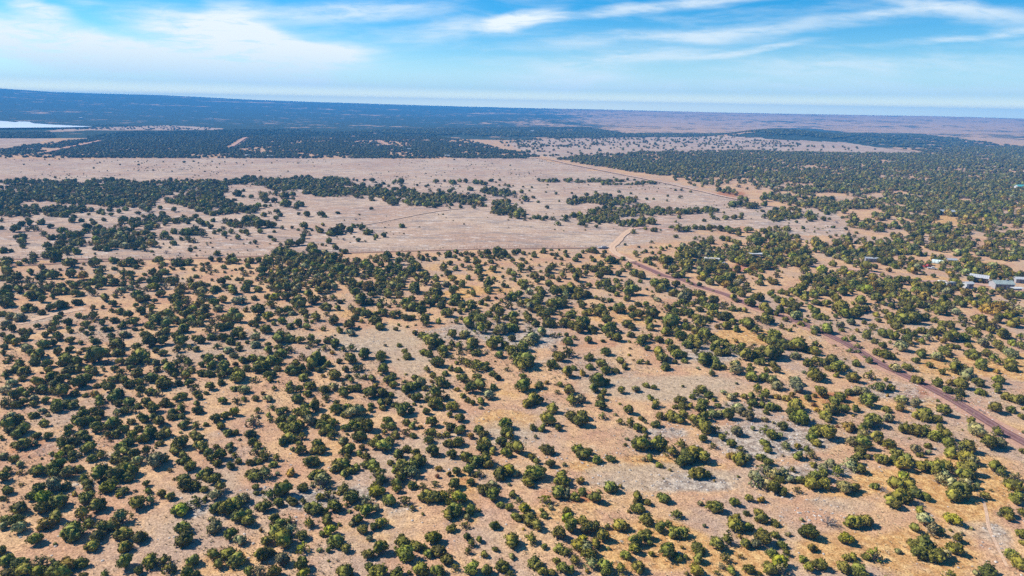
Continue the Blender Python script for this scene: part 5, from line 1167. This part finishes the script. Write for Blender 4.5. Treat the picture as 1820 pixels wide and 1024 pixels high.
protos = {}
crown_obs = [None] * NV
for i, (t, z) in enumerate(solo):
    x, y, r, code = t[:4]
    vi = random.randrange(10)
    if code == 'k' and random.random() < .6 or random.random() < .04:
        vi = random.choice(RAG)
    e = thing('juniper_tree', tree_label(t), 'tree', (x, y, z - .05), random.uniform(0, 6.28), 'junipers of the scrubland')
    hs_ = r * random.uniform(.88, 1.12)
    wob_ = random.uniform(.92, 1.08)
    e.scale = (r * wob_, r / wob_, hs_)
    if vi not in protos:
        c = bpy.data.objects.new('crown', crowns[vi])
        k = bpy.data.objects.new('trunk', trunks[vi % 3])
        protos[vi] = (c, k)
        crown_obs[vi] = c
    else:
        c, k = protos[vi][0].copy(), protos[vi][1].copy()
    c['tint'] = tint_of(code, y)
    link(c, e)
    link(k, e)

for i, (t, z) in enumerate(bare):
    x, y, r = t[:3]
    cx, cy = t[4], t[5]
    lb = 'pale grey leafless shrub with bare branches, ' + where(cx, cy)
    if lb in used_labels:
        lb = lb.replace('pale grey leafless', 'smaller pale leafless')
    used_labels.add(lb)
    o = bpy.data.objects.new('bare_shrub', twigs[i % 3])
    o['label'] = lb
    o['category'] = 'shrub'
    o['group'] = 'leafless shrubs among the junipers'
    o.location = (x, y, z)
    o.rotation_euler = (0, 0, random.uniform(0, 6.28))
    o.scale = (r, r, r * .85)
    link(o)


# --- the rest of the woodland : one object that scatters the crowns
def scatter(name, pts, scl, rot, tint, vi, sources, label=None):
    n = len(pts)
    me = bpy.data.meshes.new(name)
    me.vertices.add(n)
    me.vertices.foreach_set('co', np.asarray(pts, np.float32).ravel())
    a = me.attributes.new('s', 'FLOAT_VECTOR', 'POINT')
    a.data.foreach_set('vector', np.asarray(scl, np.float32).ravel())
    a = me.attributes.new('rz', 'FLOAT_VECTOR', 'POINT')
    rr = np.zeros((n, 3), np.float32)
    rr[:, 2] = rot
    a.data.foreach_set('vector', rr.ravel())
    a = me.attributes.new('vi', 'INT', 'POINT')
    a.data.foreach_set('value', np.asarray(vi, np.int32))
    if tint is not None:
        a = me.attributes.new('tint', 'FLOAT_VECTOR', 'POINT')
        a.data.foreach_set('vector', np.asarray(tint, np.float32).ravel())
    o = bpy.data.objects.new(name, me)
    o['kind'] = 'stuff'
    if label:
        o['label'] = label
    link(o)
    ng = bpy.data.node_groups.new(name + '_scatter', 'GeometryNodeTree')
    ng.interface.new_socket('Geometry', in_out='INPUT', socket_type='NodeSocketGeometry')
    ng.interface.new_socket('Geometry', in_out='OUTPUT', socket_type='NodeSocketGeometry')
    nd = ng.nodes
    gi = nd.new('NodeGroupInput')
    go = nd.new('NodeGroupOutput')
    inst = nd.new('GeometryNodeInstanceOnPoints')
    inst.inputs['Pick Instance'].default_value = True
    join = nd.new('GeometryNodeJoinGeometry')
    for s in sources:
        oi = nd.new('GeometryNodeObjectInfo')
        oi.transform_space = 'ORIGINAL'
        oi.inputs['Object'].default_value = s
        oi.inputs['As Instance'].default_value = False
        g2 = nd.new('GeometryNodeGeometryToInstance')
        ng.links.new(oi.outputs['Geometry'], g2.inputs[0])
        ng.links.new(g2.outputs[0], join.inputs[0])

    def named(nm, dt):
        q = nd.new('GeometryNodeInputNamedAttribute')
        q.data_type = dt
        q.inputs['Name'].default_value = nm
        return q.outputs['Attribute']
    ng.links.new(gi.outputs[0], inst.inputs['Points'])
    ng.links.new(join.outputs[0], inst.inputs['Instance'])
    ng.links.new(named('vi', 'INT'), inst.inputs['Instance Index'])
    ng.links.new(named('s', 'FLOAT_VECTOR'), inst.inputs['Scale'])
    e2r = nd.new('FunctionNodeEulerToRotation')
    ng.links.new(named('rz', 'FLOAT_VECTOR'), e2r.inputs[0])
    ng.links.new(e2r.outputs[0], inst.inputs['Rotation'])
    ng.links.new(inst.outputs[0], go.inputs[0])
    md_ = o.modifiers.new('scatter', 'NODES')
    md_.node_group = ng
    return o


def fieldw(x, y, z):
    px, py = proj_np(x, y, z)
    return (polymask(px, py, FIELD) | polymask(px, py, FIELD2)) * np.clip(.2 + 2.6 * vnoise(x, y, 55, 61), 0, 1)


def near_pts2(n, dlo, dhi, weight):
    a = rng.uniform(-R(44), R(44), n)
    d = np.sqrt(rng.uniform(dlo ** 2, dhi ** 2, n))
    X, Y = d * np.sin(a), d * np.cos(a)
    Z = terrain(X, Y)
    k = rng.random(n) < weight(X, Y, Z)
    return X[k], Y[k], Z[k]


for (n_, lo_, hi_, w_, r0, r1) in ((9000, 380, 1300, fieldw, .2, .9), (1500, 95, 420, lambda x, y, z: x * 0 + .5, .3, .8)):
    X, Y, Z = near_pts2(n_, lo_, hi_, w_)
    for x, y, z in zip(X, Y, Z):
        mass.append(((float(x), float(y), random.uniform(r0, r1), random.choice('kko'), 0, 0, 0, False), float(z)))
pts = [(t[0], t[1], z - .05) for t, z in mass]
scl = []
for t, z in mass:
    h = random.uniform(.85, 1.1)
    if t[3] == 'f':
        h *= .8
    if t[2] > 4:
        h *= 4 / t[2]
    wob_ = random.uniform(.92, 1.08)
    scl.append((t[2] * wob_, t[2] / wob_, t[2] * h))
scatter('juniper_woodland', pts, scl, rng.random(len(pts)) * 6.28, [tint_of(t[3] if t[3] not in 'pw' else 'k', t[1]) for t, z in mass], [random.choice(RAG) if (t[3] == 'k' and random.random() < .5) else random.randrange(10) for t, z in mass], crown_obs,
        'thousands of small dark green junipers scattered over the plain')

# ------------------------------------------------------------------ small scrub and stones on the ground
m_grass = simple_mat('dry_grass', (.50, .38, .22), .95, var=.3, scale=.4, spec=.05)
m_stone = simple_mat('pale_stone', (.42, .37, .32), .9, var=.3, scale=.8, spec=.1)


def near_points(n, dlo, dhi, weight):
    a = rng.uniform(-R(44), R(44), n)
    d = np.sqrt(rng.uniform(dlo ** 2, dhi ** 2, n))
    X, Y = d * np.sin(a), d * np.cos(a)
    Z = terrain(X, Y)
    k = rng.random(n) < weight(X, Y, Z)
    return X[k], Y[k], Z[k]


def many(name, tv, tf, X, Y, Z, s, mat, label, zs=1.0):
    """thousands of tiny copies merged into one mesh"""
    n, m_ = len(X), len(tv)
    tv = np.array(tv)
    a = rng.random(n) * 6.28
    ca, sa_ = np.cos(a)[:, None], np.sin(a)[:, None]
    vx = (tv[:, 0] * ca - tv[:, 1] * sa_) * s[:, None] + X[:, None]
    vy = (tv[:, 0] * sa_ + tv[:, 1] * ca) * s[:, None] + Y[:, None]
    vz = tv[:, 2] * s[:, None] * zs + Z[:, None]
    V = np.stack([vx, vy, vz], 2).reshape(-1, 3)
    tf = np.array(tf)
    Fc = (tf[None] + (np.arange(n) * m_)[:, None, None]).reshape(-1, tf.shape[1])
    me = bpy.data.meshes.new(name)
    me.from_pydata(V.tolist(), [], Fc.tolist())
    me.materials.append(mat)
    me.update()
    o = bpy.data.objects.new(name, me)
    o['kind'] = 'stuff'
    o['label'] = label
    return link(o)


tvv, tff = [], []
for i in range(7):
    a_ = i * .9 + .2
    d_ = Vector((math.cos(a_), math.sin(a_), 0))
    s_ = Vector((-d_.y, d_.x, 0)) * .16
    b0 = len(tvv)
    tvv += [tuple(d_ * .1 - s_), tuple(d_ * .1 + s_), tuple(d_ * (.7 + .3 * (i % 2)) + Vector((0, 0, .55 + .3 * (i % 3))))]
    tff.append((b0, b0 + 1, b0 + 2))
def tuft_w(x, y, z):
    px, py = proj_np(x, y, z)
    return np.clip(.35 + vnoise(x, y, 22, 40) * 1.5, .0, 1) * (1 - .9 * np.clip(ellmask(px, py, SMOOTH) + .7 * ellmask(px, py, ROCKY), 0, 1))


X, Y, Z = near_points(52000, 95, 330, tuft_w)
many('dry_grass', tvv, tff, X, Y, Z, rng.uniform(.22, .55, len(X)), m_grass, 'dry yellow grass tufts dotted over the bare soil')
bm_ = bmesh.new()
bmesh.ops.create_icosphere(bm_, subdivisions=1, radius=1)
sv = [tuple(Vector((v.co.x, v.co.y * .8, v.co.z * .5)) * (1 + .4 * mnoise.noise(v.co * 2.1))) for v in bm_.verts]
sf = [tuple(v.index for v in f.verts) for f in bm_.faces]
bm_.free()


def stone_w(x, y, z):
    px, py = proj_np(x, y, z)
    return np.clip(ellmask(px, py, ROCKY) * .9 + .06, 0, 1)


X, Y, Z = near_points(60000, 95, 420, stone_w)
many('loose_stones', sv, sf, X, Y, Z, rng.uniform(.12, .5, len(X)) ** 1.1, m_stone, 'pale loose stones strewn over rocky patches')

# ------------------------------------------------------------------ buildings, vehicles and fences
M = {
    'white': simple_mat('white_paint', (.46, .46, .45), .5, var=.05),
    'cream': simple_mat('cream_siding', (.62, .56, .46), .7, var=.08),
    'tin': simple_mat('pale_metal_roof', (.44, .45, .45), .45, .25, var=.12, scale=1.2),
    'green_roof': simple_mat('sage_metal_roof', (.36, .41, .37), .4, .2, var=.12, scale=1.2),
    'teal': simple_mat('teal_metal_roof', (.10, .42, .40), .45, .1, var=.1),
    'grey': simple_mat('grey_siding', (.30, .29, .29), .8, var=.12),
    'brown': simple_mat('brown_siding', (.22, .15, .11), .85, var=.15),
    'glass': simple_mat('window_glass', (.03, .04, .05), .1, var=.05, spec=.6),
    'door': simple_mat('door_paint', (.16, .12, .10), .6, var=.1),
    'tyre': simple_mat('rubber', (.02, .02, .02), .9, var=.1),
    'blue': simple_mat('blue_paint', (.10, .16, .30), .35, var=.05),
    'red': simple_mat('red_paint', (.40, .05, .04), .4, var=.08),
    'film': simple_mat('greenhouse_film', (.62, .70, .64), .4, var=.08),
    'post': simple_mat('post_wood', (.16, .12, .09), .9, var=.2),
    'wire': simple_mat('fence_wire', (.20, .18, .17), .6, .6, var=.1),
}


def mesh_ob(name, V, Fc, mat, parent=None):
    me = bpy.data.meshes.new(name)
    me.from_pydata([tuple(v) for v in V], [], Fc)
    me.materials.append(mat)
    bm = bmesh.new()
    bm.from_mesh(me)
    bmesh.ops.recalc_face_normals(bm, faces=bm.faces)
    bm.to_mesh(me)
    bm.free()
    return link(bpy.data.objects.new(name, me), parent)


def boxv(V, Fc, x0, x1, y0, y1, z0, z1):
    b = len(V)
    V.extend([(x0, y0, z0), (x1, y0, z0), (x1, y1, z0), (x0, y1, z0), (x0, y0, z1), (x1, y0, z1), (x1, y1, z1), (x0, y1, z1)])
    Fc.extend([(b, b + 3, b + 2, b + 1), (b + 4, b + 5, b + 6, b + 7), (b, b + 1, b + 5, b + 4), (b + 1, b + 2, b + 6, b + 5), (b + 2, b + 3, b + 7, b + 6), (b + 3, b, b + 4, b + 7)])


def box_ob(name, dims, mat, parent):
    V, Fc = [], []
    boxv(V, Fc, *dims)
    return mesh_ob(name, V, Fc, mat, parent)


def place(px, py):
    g = at(px, py)
    return (g.x, g.y, tz(g.x, g.y) - .05)


def gable(name, label, cat, px, py, w, l, h, rh, rot, wall, roof, nwin=2, chimney=False, group=None):
    """house or shed: w along x, l along y (ridge along x)"""
    e = thing(name, label, cat, place(px, py), R(rot), group)
    a, b = w / 2, l / 2
    V = [(-a, -b, 0), (a, -b, 0), (a, b, 0), (-a, b, 0), (-a, -b, h), (a, -b, h), (a, b, h), (-a, b, h), (-a, 0, h + rh), (a, 0, h + rh)]
    Fc = [(0, 1, 5, 4), (2, 3, 7, 6), (1, 2, 6, 9, 5), (3, 0, 4, 8, 7), (0, 3, 2, 1)]
    mesh_ob('wall', V, Fc, wall, e)
    o = .35
    k = rh / b
    V, Fc = [], []
    for sgn in (-1, 1):
        bb = len(V)
        ye, ze = sgn * (b + o), h - o * k
        V.extend([(-a - o, 0, h + rh + .04), (a + o, 0, h + rh + .04), (a + o, ye, ze + .04), (-a - o, ye, ze + .04),
                  (-a - o, 0, h + rh + .18), (a + o, 0, h + rh + .18), (a + o, ye, ze + .18), (-a - o, ye, ze + .18)])
        Fc.extend([(bb, bb + 1, bb + 2, bb + 3), (bb + 4, bb + 5, bb + 6, bb + 7), (bb, bb + 1, bb + 5, bb + 4), (bb + 1, bb + 2, bb + 6, bb + 5), (bb + 2, bb + 3, bb + 7, bb + 6), (bb + 3, bb, bb + 4, bb + 7)])
        # standing seams
        n = max(3, int((w + 2 * o) / .9))
        for i in range(n + 1):
            xs = -a - o + (w + 2 * o) * i / n
            b2 = len(V)
            V.extend([(xs - .03, 0, h + rh + .19), (xs + .03, 0, h + rh + .19), (xs + .03, ye, ze + .19), (xs - .03, ye, ze + .19),
                      (xs - .03, 0, h + rh + .25), (xs + .03, 0, h + rh + .25), (xs + .03, ye, ze + .25), (xs - .03, ye, ze + .25)])
            Fc.extend([(b2 + 4, b2 + 5, b2 + 6, b2 + 7), (b2, b2 + 3, b2 + 7, b2 + 4), (b2 + 1, b2 + 2, b2 + 6, b2 + 5)])
    rf = mesh_ob('roof', V, Fc, roof, e)
    if chimney:
        box_ob('chimney', (a * .4, a * .4 + .5, -.25, .25, h + rh - .4, h + rh + .9), M['grey'], rf)
    box_ob('door', (-.5, .5, -b - .06, -b - .002, 0, min(2.05, h - .2)), M['door'], e)
    for i in range(nwin):
        xw = (-1) ** i * (a * .32 + a * .32 * (i // 2 + .5))
        f = box_ob('window', (xw - .55, xw + .55, -b - .06, -b - .002, h * .4, h * .8), M['white'], e)
        box_ob('pane', (xw - .45, xw + .45, -b - .09, -b - .062, h * .4 + .1, h * .8 - .1), M['glass'], f)
    return e


def trailer(name, label, px, py, L, w, h, rot, mat, group=None):
    e = thing(name, label, 'trailer', place(px, py), R(rot), group)
    bm = bmesh.new()
    bmesh.ops.create_cube(bm, size=1)
    for v in bm.verts:
        v.co = Vector((v.co.x * L, v.co.y * w, v.co.z * h + h / 2 + .5))
    bmesh.ops.bevel(bm, geom=[x for x in bm.edges], offset=.28, segments=3, affect='EDGES')
    me = bpy.data.meshes.new('body')
    bm.to_mesh(me)
    bm.free()
    me.materials.append(mat)
    link(bpy.data.objects.new('body', me), e)
    for s in (-1, 1):
        for y_ in (-1, 1):
            wheel(e, s * L * .1, y_ * (w / 2 - .12), .34)
    box_ob('door', (L * .22, L * .22 + .75, -w / 2 - .04, -w / 2 - .003, .7, h + .2), M['grey'], e)
    for xw in (-L * .32, -L * .02):
        box_ob('window', (xw - .45, xw + .45, -w / 2 - .04, -w / 2 - .003, h * .55 + .3, h * .85 + .3), M['glass'], e)
    box_ob('hitch', (L / 2, L / 2 + 1.0, -.07, .07, .45, .58), M['grey'], e)
    return e


def wheel(e, x, y, r):
    bm = bmesh.new()
    bmesh.ops.create_cone(bm, cap_ends=True, segments=20, radius1=r, radius2=r, depth=.24)
    bmesh.ops.rotate(bm, verts=bm.verts, matrix=Matrix.Rotation(R(90), 3, 'X'))
    bmesh.ops.bevel(bm, geom=[q for q in bm.edges if abs(q.verts[0].co.y - q.verts[1].co.y) < .01], offset=.04, segments=2, affect='EDGES')
    me = bpy.data.meshes.new('wheel')
    bm.to_mesh(me)
    bm.free()
    me.materials.append(M['tyre'])
    o = bpy.data.objects.new('wheel', me)
    o.location = (x, y, r)
    link(o, e)


def car(name, label, cat, px, py, rot, paint, kind='suv'):
    e = thing(name, label, cat, place(px, py), R(rot))
    prof = {'suv': [(-2.3, .45), (-2.3, 1.0), (-2.15, 1.68), (.35, 1.72), (1.0, 1.12), (2.2, .98), (2.3, .5)],
            'pickup': [(-2.7, .5), (-2.7, 1.05), (-.6, 1.08), (-.5, 1.72), (.8, 1.75), (1.35, 1.15), (2.55, 1.0), (2.65, .5)]}[kind]
    n = len(prof)
    V = []
    for yy, ins in ((-.92, 0), (.92, 0)):
        for (x, z) in prof:
            k = .14 if z > 1.3 else 0
            V.append((x, yy * (1 - k), z))
    Fc = [tuple(range(n)), tuple(reversed(range(n, 2 * n)))] + [(i, (i + 1) % n, n + (i + 1) % n, n + i) for i in range(n)]
    o = mesh_ob('body', V, Fc, paint, e)
    bv = o.modifiers.new('bevel', 'BEVEL')
    bv.width = .07
    bv.segments = 2
    x0, x1 = (-1.9, .3) if kind == 'suv' else (-.4, .75)
    for s in (-1, 1):
        box_ob('window', (x0, x1, s * .875 - .02, s * .875 + .02, 1.15, 1.55), M['glass'], e)
    for x in (-1.5, 1.45):
        for s in (-1, 1):
            wheel(e, x, s * .85, .36)
    for s in (-1, 1):
        box_ob('headlight', (2.24, 2.32, s * .65 - .15, s * .65 + .15, .72, .9), M['white'], e)
    return e


def canopy(name, label, px, py, w, l, h, rot, roof):
    e = thing(name, label, 'carport', place(px, py), R(rot))
    V, Fc = [], []
    boxv(V, Fc, -w / 2, w / 2, -l / 2, l / 2, h, h + .12)
    n = int(w / .8)
    for i in range(n + 1):
        x = -w / 2 + w * i / n
        boxv(V, Fc, x - .03, x + .03, -l / 2 + .01, l / 2 - .01, h + .122, h + .18)
    mesh_ob('roof', V, Fc, roof, e)
    for sx in (-1, 1):
        for sy in (-1, 1):
            box_ob('post', (sx * (w / 2 - .3) - .07, sx * (w / 2 - .3) + .07, sy * (l / 2 - .3) - .07, sy * (l / 2 - .3) + .07, 0, h - .002), M['post'], e)
    return e


def hoop(name, label, px, py, w, l, rot):
    e = thing(name, label, 'greenhouse', place(px, py), R(rot))
    V, Fc = [], []
    n = 12
    for x in (-w / 2, w / 2):
        for i in range(n + 1):
            a = math.pi * i / n
            V.append((x, math.cos(a) * l / 2, math.sin(a) * l * .45 + .3))
    for i in range(n):
        Fc.append((i, i + 1, n + 2 + i, n + 1 + i))
    Fc.append(tuple(range(n + 1)))
    Fc.append(tuple(reversed(range(n + 1, 2 * n + 2))))
    mesh_ob('cover', V, Fc, M['film'], e)
    for k in range(5):
        V, Fc = [], []
        x = -w / 2 + w * k / 4
        pts_ = [Vector((x, math.cos(math.pi * i / n) * (l / 2 + .03), math.sin(math.pi * i / n) * (l * .45 + .03) + .3)) for i in range(n + 1)]
        tube(V, Fc, pts_, [.05] * (n + 1), 5)
        mesh_ob('hoop', V, Fc, M['wire'], e)
    box_ob('door', (w / 2 + .003, w / 2 + .06, -.5, .5, .02, 1.9), M['cream'], e)
    return e


trailer('mobile_home', 'cream single-wide trailer among junipers left of the carport, across the gravel road', 1265, 467, 9.5, 3.0, 2.6, -18, M['cream'])
car('parked_van', 'white van parked right of the cream trailer among dark junipers', 'van', 1287, 471, 30, M['white'])
canopy('carport', 'white flat-roofed carport standing between junipers above a blue car', 1344, 458, 9.0, 4.5, 2.6, 2, M['white'])
car('parked_car', 'dark blue car parked in front of the white flat-roofed carport', 'car', 1338, 464, 8, M['blue'])
gable('barn', 'long barn with bright white roof, leftmost big roof of the right-hand homestead', 'barn', 1739, 500, 8.6, 5.0, 2.6, 1.2, -38, M['brown'], M['white'], 2)
gable('farm_house', 'wide house with pale sage metal roof, largest roof of the homestead', 'house', 1779, 511, 9.5, 6.5, 2.8, 1.3, -6, M['grey'], M['green_roof'], 4, True)
gable('shed', 'small white shed left of the sage-roofed house, below the white barn', 'shed', 1719, 511, 4.2, 3.6, 2.6, .7, 10, M['white'], M['white'], 1)
gable('shed', 'small white-roofed shed at the right edge, above the open canopy', 'shed', 1811, 502, 4.6, 3.6, 2.3, .8, -12, M['grey'], M['white'], 1)
canopy('canopy_shelter', 'white open canopy shelter right of the sage-roofed house', 1807, 519, 6.0, 3.6, 2.5, 8, M['white'])
trailer('travel_trailer', 'dusty white travel trailer beside the track, left of the homestead sheds', 1688, 509, 6.5, 2.4, 2.2, 20, M['white'])
trailer('travel_trailer', 'small white travel trailer behind an olive juniper, left end of the homestead', 1673, 506, 4.0, 2.2, 2.0, -10, M['cream'])
hoop('hoop_greenhouse', 'pale green plastic hoop greenhouse half hidden in junipers', 1667, 468, 7.0, 4.5, -35)
car('pickup_truck', 'red pickup truck in the yard below the hoop greenhouse', 'pickup', 1648, 475, 15, M['red'], 'pickup')
car('pickup_truck', 'white pickup truck right of the red pickup in the yard', 'pickup', 1657, 479, -25, M['white'], 'pickup')
gable('shed', 'tin-roofed shed right of the hoop greenhouse', 'shed', 1690, 468, 5.0, 3.5, 2.4, .7, -10, M['brown'], M['tin'], 1)
gable('shed', 'low tin-roofed shed behind junipers above the pale homestead track', 'shed', 1548, 465, 7.0, 3.0, 2.3, .5, -15, M['grey'], M['tin'], 1)
gable('farm_house', 'white ranch house with pale roof alone in dense junipers, upper right', 'house', 1681, 380, 13, 7.0, 2.8, 1.3, -10, M['white'], M['tin'], 4, True)
gable('farm_house', 'teal-roofed house at the right edge within the far woodland', 'house', 1812, 335, 10, 7, 3.0, 1.8, 5, M['white'], M['teal'], 4)
car('pickup_truck', 'white pickup truck parked by the fence at the bend of the pale track', 'pickup', 1070, 441.5, 5, M['white'], 'pickup')
car('parked_car', 'grey car parked right behind the white pickup near the track bend', 'car', 1076, 441.3, 10, M['grey'])
FARH = [(441, 279, 'grey-roofed'), (480, 280, 'long tan'), (946, 235, 'long white'), (795, 279, 'white-roofed'), 
        (145, 213, 'bright white'), (375, 213, 'pale'), (1108, 208, 'white'), (1425, 242, 'white-walled'), (728, 267, 'cream'), (310, 270, 'cream')]
for i, (a, b, w_) in enumerate(FARH):
    rr = .5 if b > 240 else .8
    gable('far_house', '%s house far off in the woodland, %s' % (w_, where(a, b)), 'house', a, b, 18 * rr, 9 * rr, 5 * rr, 2.2 * rr, random.uniform(-20, 20), M['white'] if 'white' in w_ else M['cream'],
          M['white'] if ('white' in w_ or 'pale' in w_) else M['tin'], 2, group='houses far off in the woodland')


def fence(label, pix, n_post):
    P = smooth_path([at(*q) for q in pix], 6)
    L = [0]
    for i in range(1, len(P)):
        L.append(L[-1] + (P[i] - P[i - 1]).length)
    e = thing('wire_fence', label, 'fence', (P[0].x, P[0].y, tz(P[0].x, P[0].y)))
    ox_, oy_, oz_ = e.location
    pp = []
    for k in range(n_post):
        s = L[-1] * k / (n_post - 1)
        i = max(j for j in range(len(L)) if L[j] <= s + 1e-6)
        i = min(i, len(P) - 2)
        f = (s - L[i]) / max(L[i + 1] - L[i], 1e-6)
        q = P[i].lerp(P[i + 1], f)
        pp.append(Vector((q.x - ox_, q.y - oy_, tz(q.x, q.y) - oz_)))
    V, Fc = [], []
    tube(V, Fc, [Vector((0, 0, -.3)), Vector((0, 0, 1.35))], [.09, .08], 6)
    p0 = mesh_ob('post', V, Fc, M['post'], e)
    p0.location = pp[0]
    for q in pp[1:]:
        c = p0.copy()
        c.location = q
        link(c, e)
    for hgt in (.45, .8, 1.15):
        V, Fc = [], []
        tube(V, Fc, [q + Vector((0, .1, hgt)) for q in pp], [.018] * len(pp), 4)
        mesh_ob('wire', V, Fc, M['wire'], e)
    return e


fence('long wire fence on wooden posts along the near edge of the open field', [(-40, 460.5), (100, 459.5), (300, 457.5), (520, 450.5), (700, 445), (900, 441), (1060, 438.5)], 100)
fence('wire fence on wooden posts along the homestead track on the right', [(1500, 483), (1560, 492), (1620, 502), (1665, 503)], 26)

# ------------------------------------------------------------------ haze : the air between the camera and the far plain
def haze_box():
    V, Fc = [], []
    boxv(V, Fc, -9200, 9200, -9200, 9200, LOWEST - 1.0, HIGHEST)
    mt = bpy.data.materials.new('air')
    mt.use_nodes = True
    N = NT(mt.node_tree)
    N.n.clear()
    out = N.add('ShaderNodeOutputMaterial')
    pv = N.add('ShaderNodeVolumePrincipled')
    pv.inputs['Color'].default_value = (.09, .46, 1.0, 1)
    pv.inputs['Density'].default_value = HAZE
    pv.inputs['Anisotropy'].default_value = 0.0
    N.l.new(pv.outputs[0], out.inputs['Volume'])
    o = mesh_ob('haze', V, Fc, mt)
    o['kind'] = 'stuff'
    o['label'] = 'blue haze thickening over the far plain'
    return o


HAZE = 0.00018
LOWEST = float(GZ.min())
HIGHEST = float(max(GZ.max(), CAM_H)) + 3.0
print('haze', LOWEST, HIGHEST)
haze_box()
